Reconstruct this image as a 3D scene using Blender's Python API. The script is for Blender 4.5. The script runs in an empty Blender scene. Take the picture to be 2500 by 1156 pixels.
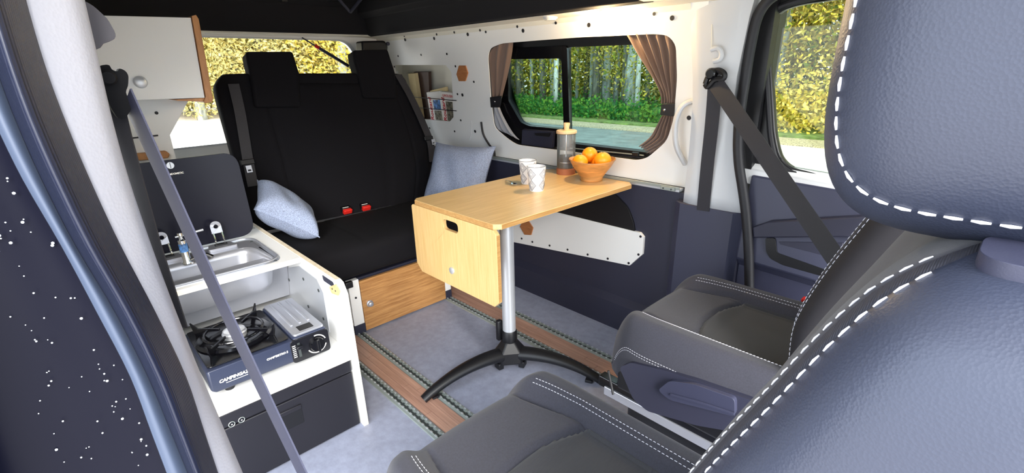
import bpy, bmesh, math, random
from mathutils import Vector as V, Matrix
from mathutils.geometry import tessellate_polygon
random.seed(7)
sc = bpy.context.scene
COL = sc.collection
# ------------------------------------------------------------------ camera
CAM = V((0.7095, -0.6173, 1.1628)); FPX = 1172.8; CY = 605.2
yaw, pit, rol = [math.radians(a) for a in (136.96, -20.645, -1.414)]
F = V((math.cos(pit)*math.cos(yaw), math.cos(pit)*math.sin(yaw), math.sin(pit)))
r0 = V((math.sin(yaw), -math.cos(yaw), 0)); u0 = r0.cross(F)
R = r0*math.cos(rol) + u0*math.sin(rol); U = u0*math.cos(rol) - r0*math.sin(rol)
cd = bpy.data.cameras.new('camera'); cam = bpy.data.objects.new('camera', cd); COL.objects.link(cam)
cam.matrix_world = Matrix(((R.x, U.x, -F.x, CAM.x), (R.y, U.y, -F.y, CAM.y), (R.z, U.z, -F.z, CAM.z), (0, 0, 0, 1)))
cd.sensor_width = 36; cd.lens = FPX/2500*36; cd.shift_y = (CY-578)/2500; cd.clip_start = 0.01; cd.clip_end = 200
sc.camera = cam
# ------------------------------------------------------------------ sky, sun, exposure
w = bpy.data.worlds.new('sky'); sc.world = w; w.use_nodes = True
bg = w.node_tree.nodes['Background']; bg.inputs[0].default_value = (0.80, 0.89, 1.0, 1); bg.inputs[1].default_value = 2.3
sd = bpy.data.lights.new('sun', 'SUN'); sd.energy = 4.2; sd.angle = math.radians(35); sd.color = (1, .96, .9)
sun = bpy.data.objects.new('sun', sd); COL.objects.link(sun)
sun.rotation_euler = V((1.0, -0.5, 0.52)).to_track_quat('Z', 'Y').to_euler()
sc.view_settings.view_transform = 'Standard'; sc.view_settings.look = 'None'; sc.view_settings.gamma = 1
sc.view_settings.use_curve_mapping = False; sc.view_settings.exposure = 1.15
sc.cycles.max_bounces = 8; sc.cycles.diffuse_bounces = 5; sc.cycles.transparent_max_bounces = 16

# ------------------------------------------------------------------ measuring helpers: a sight line met with a real plane
def ray(px, py): return F + R*((px-1250)/FPX) - U*((py-CY)/FPX)
def at(px, py, ax, val):
    d = ray(px, py); i = 'xyz'.index(ax); return CAM + d*((val-CAM[i])/d[i])
WP = V((0, 1.135, .705)); WU = V((1, 0, 0)); WV = V((0, -.105, .625)).normalized(); WN = V((0, -.625, -.105)).normalized()
def wl(px, py, off=0.0):
    d = ray(px, py); p0 = WP + WN*off; return CAM + d*((p0-CAM).dot(WN)/d.dot(WN))
def lerp(a, b, t): return a + (b-a)*t
def spline(pts, n=8):
    pts = [V(p) for p in pts]; out = []
    for i in range(len(pts)-1):
        p0 = pts[max(i-1, 0)]; p1 = pts[i]; p2 = pts[i+1]; p3 = pts[min(i+2, len(pts)-1)]
        for k in range(n):
            t = k/n
            out.append(0.5*((2*p1) + (p2-p0)*t + (2*p0-5*p1+4*p2-p3)*t*t + (3*p1-p0-3*p2+p3)*t**3))
    return out + [pts[-1]]
def roundpoly(pts, rad, n=5):
    """rounds the corners of a closed planar polygon"""
    out = []; N = len(pts)
    for i in range(N):
        p = pts[i]; a = pts[i-1]; b = pts[(i+1) % N]
        da = (a-p); db = (b-p); r = min(rad, da.length*.45, db.length*.45)
        pa = p+da.normalized()*r; pb = p+db.normalized()*r
        for k in range(n+1):
            t = k/n; out.append(pa*(1-t)**2 + p*2*t*(1-t) + pb*t*t)
    return out

# ------------------------------------------------------------------ mesh builder
class MB:
    def __init__(s): s.v = []; s.f = []
    def add(s, vs, fs):
        o = len(s.v); s.v += [tuple(p) for p in vs]; s.f += [tuple(i+o for i in f) for f in fs]; return s
    def box(s, a, b):
        x0, y0, z0 = a; x1, y1, z1 = b
        return s.add([(x0,y0,z0),(x1,y0,z0),(x1,y1,z0),(x0,y1,z0),(x0,y0,z1),(x1,y0,z1),(x1,y1,z1),(x0,y1,z1)],
                     [(0,3,2,1),(4,5,6,7),(0,1,5,4),(1,2,6,5),(2,3,7,6),(3,0,4,7)])
    def obox(s, c, a, b, d):
        c, a, b, d = V(c), V(a), V(b), V(d)
        vs = [c-a-b-d, c+a-b-d, c+a+b-d, c-a+b-d, c-a-b+d, c+a-b+d, c+a+b+d, c-a+b+d]
        return s.add(vs, [(0,3,2,1),(4,5,6,7),(0,1,5,4),(1,2,6,5),(2,3,7,6),(3,0,4,7)])
    def prism(s, poly, d, holes=()):
        d = V(d); loops = [[V(p) for p in poly]] + [[V(p) for p in h] for h in holes]
        tris = tessellate_polygon(loops); flat = [p for l in loops for p in l]; n = len(flat)
        vs = flat + [p+d for p in flat]; fs = [tuple(t) for t in tris] + [tuple(i+n for i in reversed(t)) for t in tris]
        o = 0
        for l in loops:
            m = len(l)
            for i in range(m): fs.append((o+i, o+(i+1) % m, o+(i+1) % m+n, o+i+n))
            o += m
        return s.add(vs, fs)
    def tube(s, path, r, n=8, closed=False, up=None, sy=1.0):
        path = [V(p) for p in path]; N = len(path); vs = []; fs = []
        rr = r if isinstance(r, (list, tuple)) else [r]*N
        prev = None
        for i, p in enumerate(path):
            if closed: t = (path[(i+1) % N]-path[i-1]).normalized()
            else: t = (path[min(i+1, N-1)]-path[max(i-1, 0)]).normalized()
            if prev is None:
                ref = V(up) if up else (V((0,0,1)) if abs(t.z) < .9 else V((1,0,0)))
                a = (ref - t*ref.dot(t)).normalized()
            else: a = (prev - t*prev.dot(t)).normalized()
            prev = a; b = t.cross(a)
            for k in range(n):
                q = 2*math.pi*k/n; vs.append(p + a*(math.cos(q)*rr[i]*sy) + b*(math.sin(q)*rr[i]))
        M = N if closed else N-1
        for i in range(M):
            for k in range(n):
                j = (i+1) % N; fs.append((i*n+k, i*n+(k+1) % n, j*n+(k+1) % n, j*n+k))
        if not closed: fs += [tuple(range(n-1, -1, -1)), tuple((N-1)*n+k for k in range(n))]
        return s.add(vs, fs)
    def cyl(s, a, b, r, n=20, r2=None): return s.tube([a, b], [r, r if r2 is None else r2], n)
    def ribbon(s, path, side, th=.0015):
        """flat strap along path; side = half width vector (one or per point)"""
        path = [V(p) for p in path]; N = len(path); vs = []; fs = []
        for i, p in enumerate(path):
            sv = V(side[i]) if isinstance(side, list) else V(side)
            t = (path[min(i+1, N-1)]-path[max(i-1, 0)]).normalized()
            nn = t.cross(sv).normalized()*th
            vs += [p-sv-nn, p+sv-nn, p+sv+nn, p-sv+nn]
        for i in range(N-1):
            for k in range(4): fs.append((i*4+k, i*4+(k+1) % 4, i*4+4+(k+1) % 4, i*4+4+k))
        fs += [(3,2,1,0), tuple((N-1)*4+k for k in range(4))]
        return s.add(vs, fs)
    def lathe(s, prof, c, n=32):
        c = V(c); vs = []; fs = []
        for (r, z) in prof:
            for k in range(n):
                q = 2*math.pi*k/n; vs.append(c+V((r*math.cos(q), r*math.sin(q), z)))
        for i in range(len(prof)-1):
            for k in range(n): fs.append((i*n+k, i*n+(k+1) % n, (i+1)*n+(k+1) % n, (i+1)*n+k))
        return s.add(vs, fs)
    def grid(s, fn, nu, nv, cu=False, cv=False):
        vs = [fn(i/(nu if cu else nu-1), j/(nv if cv else nv-1)) for i in range(nu) for j in range(nv)]
        fs = []
        for i in range(nu if cu else nu-1):
            for j in range(nv if cv else nv-1):
                a, b = (i+1) % nu, (j+1) % nv; fs.append((i*nv+j, a*nv+j, a*nv+b, i*nv+b))
        return s.add(vs, fs)
    def build(s, name, mat, parent=None, smooth=40, bevel=0, segs=2, recalc=True, solid=0):
        me = bpy.data.meshes.new(name); me.from_pydata(s.v, [], s.f)
        if recalc:
            bm = bmesh.new(); bm.from_mesh(me); bmesh.ops.recalc_face_normals(bm, faces=bm.faces); bm.to_mesh(me); bm.free()
        me.materials.append(mat)
        if smooth:
            me.shade_smooth()
            if smooth < 180: me.set_sharp_from_angle(angle=math.radians(smooth))
        o = bpy.data.objects.new(name, me); COL.objects.link(o)
        if parent is not None:
            rt = parent
            while rt.parent: rt = rt.parent
            L = V(rt['_o']) if '_o' in rt else V((0,0,0))
            me.transform(Matrix.Translation(-L)); o.parent = parent
        else:
            xs = [v.co for v in me.vertices]
            L = V(((min(p.x for p in xs)+max(p.x for p in xs))/2, (min(p.y for p in xs)+max(p.y for p in xs))/2, min(p.z for p in xs)))
            me.transform(Matrix.Translation(-L)); o.location = L; o['_o'] = tuple(L)
        if solid:
            m = o.modifiers.new('s', 'SOLIDIFY'); m.thickness = solid; m.offset = 0
        if bevel:
            m = o.modifiers.new('b', 'BEVEL'); m.width = bevel; m.segments = segs; m.limit_method = 'ANGLE'; m.angle_limit = math.radians(40)
        return o
def thing(name, label, cat, loc, group=None):
    o = bpy.data.objects.new(name, None); COL.objects.link(o); o.empty_display_size = .05
    o.location = V(loc); o['_o'] = tuple(V(loc)); o['label'] = label; o['category'] = cat
    if group: o['group'] = group
    return o
def tag(o, label, cat, group=None, kind=None):
    o['label'] = label; o['category'] = cat
    if group: o['group'] = group
    if kind: o['kind'] = kind
    return o
def struct(o, label=None, cat=None):
    o['kind'] = 'structure'
    if label: o['label'] = label
    if cat: o['category'] = cat
    return o
def text(name, body, mat, parent, size, org, right, upv, depth=.0006, align='CENTER', bold=0, shear=0):
    cu = bpy.data.curves.new(name, 'FONT'); cu.body = body; cu.size = size; cu.align_x = align; cu.align_y = 'CENTER'
    cu.extrude = depth; cu.offset = bold; cu.shear = shear; cu.resolution_u = 3
    t = bpy.data.objects.new('tmp', cu); COL.objects.link(t)
    dg = bpy.context.evaluated_depsgraph_get(); dg.update()
    me = bpy.data.meshes.new_from_object(t.evaluated_get(dg)); bpy.data.objects.remove(t); bpy.data.curves.remove(cu)
    r = V(right).normalized(); n = r.cross(V(upv)).normalized(); u = n.cross(r); o_ = V(org)
    me.transform(Matrix(((r.x,u.x,n.x,o_.x),(r.y,u.y,n.y,o_.y),(r.z,u.z,n.z,o_.z),(0,0,0,1))))
    me.materials.clear(); me.materials.append(mat)
    o = bpy.data.objects.new(name, me); COL.objects.link(o)
    rt = parent
    while rt.parent: rt = rt.parent
    me.transform(Matrix.Translation(-V(rt['_o']))); o.parent = parent
    return o

# ------------------------------------------------------------------ materials
def lin(c):
    return tuple(((x/255)/12.92 if x/255 <= .04045 else ((x/255+.055)/1.055)**2.4) for x in c) + (1,)
def mat(name, rgb, rough=.5, metal=0, bump=None, var=None, spec=.5, coat=0, emit=0, sheen=0):
    """bump=(kind, scale, strength, dist); var=(scale, amount, stretch)"""
    m = bpy.data.materials.new(name); m.use_nodes = True; nt = m.node_tree; b = nt.nodes['Principled BSDF']
    b.inputs['Base Color'].default_value = lin(rgb); b.inputs['Roughness'].default_value = rough; b.inputs['Metallic'].default_value = metal
    b.inputs['Specular IOR Level'].default_value = spec; b.inputs['Coat Weight'].default_value = coat
    if sheen: b.inputs['Sheen Weight'].default_value = sheen
    if emit: b.inputs['Emission Color'].default_value = lin(rgb); b.inputs['Emission Strength'].default_value = emit
    tc = nt.nodes.new('ShaderNodeTexCoord')
    if var:
        mp = nt.nodes.new('ShaderNodeMapping'); mp.inputs['Scale'].default_value = var[2] if len(var) > 2 else (1,1,1)
        nt.links.new(tc.outputs['Object'], mp.inputs[0])
        n = nt.nodes.new('ShaderNodeTexNoise'); n.inputs['Scale'].default_value = var[0]; n.inputs['Detail'].default_value = 4
        nt.links.new(mp.outputs[0], n.inputs['Vector'])
        cr = nt.nodes.new('ShaderNodeValToRGB'); a = var[1]
        cr.color_ramp.elements[0].position = .3; cr.color_ramp.elements[1].position = .7
        cr.color_ramp.elements[0].color = lin(tuple(max(0, x*(1-a)) for x in rgb)); cr.color_ramp.elements[1].color = lin(tuple(min(255, x*(1+a)) for x in rgb))
        nt.links.new(n.outputs[0], cr.inputs[0]); nt.links.new(cr.outputs[0], b.inputs['Base Color'])
    if bump:
        k, scl, st, ds = bump
        if k == 'voronoi': t = nt.nodes.new('ShaderNodeTexVoronoi'); t.inputs['Scale'].default_value = scl; out = t.outputs['Distance']
        elif k == 'wave':
            t = nt.nodes.new('ShaderNodeTexWave'); t.inputs['Scale'].default_value = scl; t.inputs['Distortion'].default_value = .6; out = t.outputs['Fac']
        else: t = nt.nodes.new('ShaderNodeTexNoise'); t.inputs['Scale'].default_value = scl; t.inputs['Detail'].default_value = 3; out = t.outputs[0]
        nt.links.new(tc.outputs['Object'], t.inputs['Vector'])
        bp = nt.nodes.new('ShaderNodeBump'); bp.inputs['Strength'].default_value = st; bp.inputs['Distance'].default_value = ds
        nt.links.new(out, bp.inputs['Height']); nt.links.new(bp.outputs[0], b.inputs['Normal'])
    return m
def wood(name, c1, c2, stretch, rough=.4, scale=1.0, coat=.15):
    """bamboo: fine long streaks plus wider strips"""
    m = bpy.data.materials.new(name); m.use_nodes = True; nt = m.node_tree; b = nt.nodes['Principled BSDF']
    tc = nt.nodes.new('ShaderNodeTexCoord'); mp = nt.nodes.new('ShaderNodeMapping'); mp.inputs['Scale'].default_value = stretch
    nt.links.new(tc.outputs['Object'], mp.inputs[0])
    n1 = nt.nodes.new('ShaderNodeTexNoise'); n1.inputs['Scale'].default_value = 3*scale; n1.inputs['Detail'].default_value = 6; n1.inputs['Roughness'].default_value = .7
    nt.links.new(mp.outputs[0], n1.inputs['Vector'])
    cr = nt.nodes.new('ShaderNodeValToRGB'); cr.color_ramp.elements[0].position = .32; cr.color_ramp.elements[1].position = .68
    cr.color_ramp.elements[0].color = lin(c1); cr.color_ramp.elements[1].color = lin(c2)
    nt.links.new(n1.outputs[0], cr.inputs[0]); nt.links.new(cr.outputs[0], b.inputs['Base Color'])
    bp = nt.nodes.new('ShaderNodeBump'); bp.inputs['Strength'].default_value = .08; bp.inputs['Distance'].default_value = .002
    nt.links.new(n1.outputs[0], bp.inputs['Height']); nt.links.new(bp.outputs[0], b.inputs['Normal'])
    b.inputs['Roughness'].default_value = rough; b.inputs['Coat Weight'].default_value = coat; b.inputs['Coat Roughness'].default_value = .25
    return m
def glass(name, tint, haze=0, rough=.02):
    m = bpy.data.materials.new(name); m.use_nodes = True; nt = m.node_tree; nt.nodes.clear()
    o = nt.nodes.new('ShaderNodeOutputMaterial'); t = nt.nodes.new('ShaderNodeBsdfTransparent'); t.inputs[0].default_value = tuple(tint)+(1,)
    g = nt.nodes.new('ShaderNodeBsdfGlossy'); g.inputs['Roughness'].default_value = rough
    fr = nt.nodes.new('ShaderNodeFresnel'); fr.inputs[0].default_value = 1.35
    mx = nt.nodes.new('ShaderNodeMixShader'); nt.links.new(fr.outputs[0], mx.inputs[0])
    nt.links.new(t.outputs[0], mx.inputs[1]); nt.links.new(g.outputs[0], mx.inputs[2]); nt.links.new(mx.outputs[0], o.inputs[0])
    if haze:
        df = nt.nodes.new('ShaderNodeBsdfDiffuse'); df.inputs[0].default_value = (.9,.92,.92,1); m2 = nt.nodes.new('ShaderNodeMixShader'); m2.inputs[0].default_value = haze
        nt.links.new(mx.outputs[0], m2.inputs[1]); nt.links.new(df.outputs[0], m2.inputs[2]); nt.links.new(m2.outputs[0], o.inputs[0])
    return m
def leafmat(name, cols):
    m = bpy.data.materials.new(name); m.use_nodes = True; nt = m.node_tree; nt.nodes.clear()
    o = nt.nodes.new('ShaderNodeOutputMaterial'); g = nt.nodes.new('ShaderNodeNewGeometry'); cr = nt.nodes.new('ShaderNodeValToRGB')
    el = cr.color_ramp.elements
    while len(el) < len(cols): el.new(.5)
    for i, c in enumerate(cols): el[i].position = i/(len(cols)-1); el[i].color = lin(c)
    nt.links.new(g.outputs['Random Per Island'], cr.inputs[0])
    d = nt.nodes.new('ShaderNodeBsdfDiffuse'); t = nt.nodes.new('ShaderNodeBsdfTranslucent'); mx = nt.nodes.new('ShaderNodeMixShader'); mx.inputs[0].default_value = .4
    nt.links.new(cr.outputs[0], d.inputs[0]); nt.links.new(cr.outputs[0], t.inputs[0]); nt.links.new(d.outputs[0], mx.inputs[1]); nt.links.new(t.outputs[0], mx.inputs[2]); nt.links.new(mx.outputs[0], o.inputs[0])
    return m
M = dict(
    white=mat('white_panel', (236,236,234), .45), cream=mat('cream_liner', (226,222,208), .7, bump=('noise', 900, .1, .001)),
    greytrim=mat('grey_trim', (205,207,210), .55, bump=('noise', 700, .15, .0006)),
    navy=mat('dark_plastic', (40,41,58), .55, bump=('noise', 900, .2, .0006)), navy2=mat('door_plastic', (50,52,72), .5, bump=('noise', 900, .2, .0006)),
    black=mat('black_plastic', (13,13,17), .45), rubber=mat('rubber', (22,22,28), .55), blackgloss=mat('black_gloss', (12,12,16), .15),
    floor=mat('vinyl_floor', (146,150,168), .45, bump=('voronoi', 130, .25, .001), var=(40, .05)),
    alu=mat('aluminium', (160,168,164), .42, .45), alu_p=mat('satin_aluminium', (212,215,220), .4, .6), chrome=mat('chrome', (225,228,232), .12, 1.0),
    steel=mat('steel', (196,198,206), .34, .75), slot=mat('rail_slot', (52,58,58), .6),
    floorwood=wood('floor_wood', (150,112,96), (190,150,130), (1.2, 30, 30), .4),
    table=wood('table_bamboo', (206,168,108), (232,199,142), (42, 1.6, 30), .32), flap=wood('flap_bamboo', (214,172,108), (236,198,138), (42, 30, 1.6), .36),
    tableedge=wood('edge_bamboo', (176,128,70), (205,160,100), (20, 3, 60), .45),
    bench=wood('bench_bamboo', (146,98,54), (196,148,92), (30, 2.0, 42), .32), oak=wood('oak', (170,112,62), (202,146,92), (14, 14, 3), .5),
    hexw=wood('hex_wood', (160,98,56), (190,128,80), (6, 6, 60), .5),
    ply=mat('birch_ply_edge', (226,212,186), .55, var=(60, .05, (1, 1, 8))), kwhite=mat('kitchen_white', (238,238,236), .38),
    benchcloth=mat('black_cloth', (13,12,17), .9, bump=('noise', 1400, .3, .0008), spec=.25),
    shadedcloth=mat('shaded_side_cloth', (30,28,33), .9, bump=('noise', 1400, .3, .0008)), adjuster=mat('adjuster_plastic', (62,59,66), .6), mblack=mat('matte_black', (12,12,16), .7, spec=.15), seatcloth=mat('seat_cloth', (46,46,56), .85, bump=('noise', 1500, .4, .0008), var=(300, .08), sheen=.15),  # far backrest side cloth has its shadow darkness mixed into the colour
    insert=mat('seat_insert_cloth', (48,48,52), .85, bump=('wave', 160, .35, .0008), sheen=.15),
    ribcloth=mat('ribbed_cloth', (46,47,58), .8, bump=('wave', 260, .6, .001)),
    vinyl=mat('leather_vinyl', (48,53,70), .45, bump=('voronoi', 560, .2, .0008), spec=.5), stitch=mat('white_thread', (226,226,236), .7),
    pillow=mat('blue_melange', (142,153,178), .9, bump=('noise', 900, .5, .001), var=(320, .2)), belt=mat('belt_web', (40,39,45), .6, bump=('wave', 400, .3, .0004)),
    red=mat('red_plastic', (214,40,32), .35), lid=mat('sink_glass_lid', (24,24,36), .25, spec=.25), stove=mat('stove_enamel', (44,50,70), .35), stoveblk=mat('stove_black', (16,16,22), .3),
    fridge=mat('fridge_black', (20,19,27), .5), ceramic=mat('ceramic', (244,244,246), .2, coat=.3), ink=mat('ink_lines', (92,96,112), .5),
    bowl=mat('olive_wood', (192,134,74), .42, var=(14, .16, (1, 1, 5))), orange=mat('orange_peel', (250,160,22), .4, bump=('voronoi', 260, .3, .001)),
    coffee=mat('coffee', (36,16,12), .15), cork=mat('cork_base', (178,112,80), .7), palewood=wood('press_wood', (226,188,138), (240,208,164), (40, 6, 6), .45),
    curtain=mat('taupe_curtain', (120,98,86), .95, bump=('noise', 500, .2, .001), sheen=.2), liner=mat('grey_lining', (150,152,158), .9),
    paint=mat('body_paint', (9,10,24), .4, spec=.12), flange=mat('painted_flange', (66,76,96), .5), drop=mat('water_drop', (225,232,240), .05, spec=.8),
    seal=mat('door_seal', (19,24,44), .45, bump=('wave', 90, .3, .002)), pillar=mat('pillar_trim', (172,172,182), .6, bump=('voronoi', 300, .2, .0008)),
    canvas=mat('black_canvas', (15,14,19), .9), gold=mat('foil', (205,205,210), .3, 1.0), paper=mat('paper', (240,238,232), .7), redink=mat('red_ink', (190,40,44), .6),
    photo1=mat('cover_blue', (70,110,160), .5, var=(60, .5)), photo2=mat('cover_dark', (96,92,80), .5, var=(70, .6)), brownbook=mat('brown_cover', (70,50,42), .6), yellowbook=mat('yellow_pages', (222,200,150), .8), greenbook=mat('green_cover', (60,140,70), .5),
    road=mat('asphalt', (112,120,118), .9, var=(3, .12)), verge=mat('grass_soil', (92,112,56), .95, var=(6, .3)), dirt=mat('pale_track', (214,206,196), .95, var=(2, .08)),
    gravel=mat('gravel', (150,140,116), .9, var=(40, .4)), bark=mat('bark', (98,98,88), .95, var=(12, .35, (1, 1, .25)), bump=('noise', 30, .6, .02)),
    bark2=mat('pale_bark', (158,164,160), .95, var=(9, .3, (1, 1, .3))),
    lamp=mat('lamp_face', (255,214,150), .5, emit=22), tlens=mat('lamp_off', (225,222,212), .4),
    g_side=glass('privacy_glass', (.60, .70, .68)), g_rear=glass('rear_glass', (.92, .92, .90)), g_door=glass('door_glass', (.70, .74, .66)), g_press=glass('beaker_glass', (.97, .98, .98), .09),
)
M['leaf_y'] = leafmat('yellow_leaves', [(176,168,70), (230,204,92), (240,220,140), (140,146,62)])
M['leaf_p'] = leafmat('overexposed_leaves', [(206,196,132), (238,222,150), (196,190,140), (160,166,120)])  # rear foliage: overexposed paleness painted into the leaf colours
M['leaf_g'] = leafmat('green_leaves', [(70,96,42), (140,148,56), (224,200,84), (96,120,60)])
M['leaf_u'] = leafmat('undergrowth_leaves', [(34,86,40), (60,120,54), (110,150,60), (46,100,60)])

# ================================================================== OUTSIDE
GZ = -.55
o = MB().box((-40,-30,GZ-.2),(30,40,GZ)).build('ground', M['dirt'], smooth=0); struct(o, 'pale gravel ground around the van', 'ground')
def groundstrip(name, y0, y1, x0, x1, z, m, label, cat):
    o = MB().box((x0,y0,GZ-.05),(x1,y1,z)).build(name, m, smooth=0); return struct(o, label, cat)
groundstrip('road', 6.3, 10.8, -30, -3.2, GZ+.01, M['road'], 'grey asphalt lane seen through the side window', 'road')
groundstrip('gravel_edge', 10.8, 11.7, -30, 0, GZ+.04, M['gravel'], 'gravel strip with fallen leaves along the lane', 'gravel')
groundstrip('grass_verge', 11.7, 40, -30, 30, GZ+.08, M['verge'], 'grassy forest floor beyond the lane', 'grass')
def leafmesh(name, n, fn, size, m):
    vs = []; fs = []
    for i in range(n):
        p = fn(); a = V((random.gauss(0,1), random.gauss(0,1), random.gauss(0,1))).normalized(); b = a.orthogonal().normalized()
        s = size*random.uniform(.6, 1.3); k = len(vs)
        vs += [p-a*s, p+b*s*.55, p+a*s, p-b*s*.55]; fs.append((k, k+1, k+2, k+3))
    me = bpy.data.meshes.new(name); me.from_pydata([tuple(v) for v in vs], [], fs); me.materials.append(m); return me
def crown(rx, rz, zc):
    def fn():
        while True:
            p = V((random.uniform(-1,1), random.uniform(-1,1), random.uniform(-1,1)))
            if p.length < 1: break
        q = 1 if random.random() < .75 else 1.15
        return V((p.x*rx*q, p.y*rx*q, zc + p.z*rz))
    return fn
LM = [leafmesh('foliage', 1500, crown(1.5, 3.6, 4.0), .06, M['leaf_y']), leafmesh('foliage', 1500, crown(1.3, 3.4, 3.9), .06, M['leaf_g']),
      leafmesh('foliage', 9000, crown(1.9, 3.6, 3.4), .07, M['leaf_y']),
      leafmesh('foliage', 8000, crown(1.9, 3.6, 3.6), .075, M['leaf_p'])]
def trunkmesh(r, h, mt, seed):
    rd = random.Random(seed); p = [V((0,0,-.1))]
    for k in range(1, 7): p.append(V((rd.uniform(-.06,.06)*k, rd.uniform(-.06,.06)*k, h*k/6)))
    b = MB().tube(p, [r*(1.25-.13*k) for k in range(7)], 8)
    for k in range(4):
        q = lerp(p[2+k % 4], p[3+k % 4] if 3+k % 4 < 7 else p[6], .5); a = rd.uniform(0, 6.28)
        b.tube([q, q+V((math.cos(a)*.5, math.sin(a)*.5, .5)), q+V((math.cos(a)*.9, math.sin(a)*.9, 1.3))], [r*.35, r*.25, r*.1], 5)
    me = bpy.data.meshes.new('trunk'); me.from_pydata(b.v, [], b.f); me.materials.append(mt); me.shade_smooth(); return me
TM = [trunkmesh(.10, 9, M['bark'], 1), trunkmesh(.15, 9, M['bark2'], 2), trunkmesh(.075, 9, M['bark2'], 3), trunkmesh(.12, 9, M['bark'], 4)]
def tree(x, y, li, ti, label, group, s=1.0):
    t = thing('tree', label, 'tree', (x, y, GZ), group); t.scale = (s, s, s); t.rotation_euler.z = random.uniform(0, 6.28)
    for nm, me in (('trunk', TM[ti]), ('foliage', LM[li])):
        c = bpy.data.objects.new(nm, me); COL.objects.link(c); c.parent = t
rt = random.Random(3)
for k in range(70):
    x = -27 + k*.37 + rt.uniform(-.3,.3); y = 13.0 + rt.random()*6.5
    tree(x, y, [1,0][k % 2], [2,0,2,3,1][k % 5], 'slender forest tree with yellow-green leaves beyond the lane', 'trees beyond the side window', rt.uniform(.85,1.2))
for k in range(20):
    x = -1.0 + k*.45 + rt.uniform(-.3,.3); y = 13.6 + rt.random()*5
    tree(x, y, [2,0][k % 2], rt.randrange(4), 'bright yellow autumn tree seen through the front door glass', 'trees beyond the front door', rt.uniform(.9,1.2))
for k in range(30):
    y = -9 + k*.75 + rt.uniform(-.4,.4); x = -21.5 - rt.random()*6
    tree(x, y, [3,2,3][k % 3], rt.randrange(4), 'yellow autumn tree standing behind the rear window', 'trees beyond the rear window', rt.uniform(.95,1.3))
def ufn():
    return V((random.uniform(-24, -4.6), 12.2+abs(random.gauss(0, 1.6)), GZ+.08+abs(random.gauss(0, .24))))
o = bpy.data.objects.new('undergrowth', leafmesh('undergrowth', 20000, ufn, .06, M['leaf_u'])); COL.objects.link(o)
tag(o, 'low green undergrowth along the forest edge', 'undergrowth', kind='stuff')
def bfn(): return V((random.uniform(-27, 9), random.uniform(18, 22), GZ+random.uniform(.2, 7)))
o = bpy.data.objects.new('distant_foliage', leafmesh('distant_foliage', 34000, bfn, .15, M['leaf_g'])); COL.objects.link(o)
tag(o, 'dense mixed foliage deep in the forest', 'foliage', kind='stuff')
def yfn(): return V((random.uniform(-9, 4), random.uniform(15.5, 19), GZ+random.uniform(.1, 6)))
o = bpy.data.objects.new('yellow_thicket', leafmesh('yellow_thicket', 16000, yfn, .11, M['leaf_y'])); COL.objects.link(o)
tag(o, 'bright yellow thicket behind the front door window', 'foliage', kind='stuff')
def zfn(): return V((random.uniform(-4.6, 3), 12.2+abs(random.gauss(0, 1.4)), GZ+.08+abs(random.gauss(0, .7))))
o = bpy.data.objects.new('yellow_undergrowth', leafmesh('yellow_undergrowth', 9000, zfn, .06, M['leaf_y'])); COL.objects.link(o)
tag(o, 'low yellow undergrowth at the forest edge by the front door', 'undergrowth', kind='stuff')
def rfn(): return V((random.uniform(-30, -26), random.uniform(-14, 16), GZ+random.uniform(.2, 7.5)))
o = bpy.data.objects.new('distant_leaves', leafmesh('distant_leaves', 30000, rfn, .14, M['leaf_p'])); COL.objects.link(o)
tag(o, 'dense yellow foliage far behind the van', 'foliage', kind='stuff')
# ================================================================== VAN SHELL
struct(MB().box((-2.25,-.60,-.04),(.95,1.13,0)).build('floor', M['floor'], smooth=0), 'grey vinyl van floor with fine texture', 'floor')
# wooden strips between the seat rails
for y0, y1, lb in ((.098,.184,'wood-look floor strip beside the kitchen unit'), (.742,.828,'wood-look floor strip under the far side of the table')):
    t = thing('floor_strip', lb, 'floor strip', (-.5, (y0+y1)/2, 0), 'floor strips'); 
    n = 3; wd = (y1-y0)/n; rp = random.Random(int(y0*100))
    for i in range(n):
        x = -1.75 - rp.random()*.3
        while x < .045:
            x2 = min(x+rp.uniform(.28,.45), .045)
            MB().box((x+.0006, y0+i*wd+.0005, 0),(x2-.0006, y0+(i+1)*wd-.0005, .005+.0002*i)).build('plank', M['floorwood'], t, smooth=0); x = x2
# aluminium seat rails
def rail(y, label):
    t = thing('seat_rail', label, 'rail', (-.5, y, 0), 'floor seat rails')
    x0, x1 = -1.75, .045
    MB().prism([V((x0,y-.022,0)),V((x0,y+.022,0)),V((x0,y+.020,.004)),V((x0,y+.012,.0055)),V((x0,y+.012,.009)),V((x0,y+.0095,.009)),V((x0,y+.0095,.003)),
                V((x0,y-.0095,.003)),V((x0,y-.0095,.009)),V((x0,y-.012,.009)),V((x0,y-.012,.0055)),V((x0,y-.020,.004))],(x1-x0,0,0)).build('channel', M['alu'], t, smooth=30)
    a = []; b = []; x = x0
    while x < x1-.026:
        for k, (dx, h) in enumerate(((0,.0035),(.007,.0035),(.009,.0075),(.017,.0075),(.019,.0035))):
            a.append(V((x+dx, y-h, .0034))); b.append(V((x+dx, y+h, .0034)))
        x += .026
    MB().prism(a+b[::-1], (0,0,.0006)).build('slot', M['slot'], t, smooth=0)
    q = MB(); x = x0+.02
    while x < x1: q.obox((x, y+.0115, .0098), (.004,0,0), (0,.0025,0), (0,0,.0014)); q.obox((x+.013, y-.0115, .0098), (.004,0,0), (0,.0025,0), (0,0,.0014)); x += .026
    q.build('teeth', M['alu_p'], t, smooth=0)
rail(.075, 'aluminium floor rail nearest the kitchen unit'); rail(.207, 'aluminium floor rail between kitchen-side wood strip and table foot')
rail(.719, 'aluminium floor rail just behind the table leg'); rail(.851, 'aluminium floor rail nearest the far wall')

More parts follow.
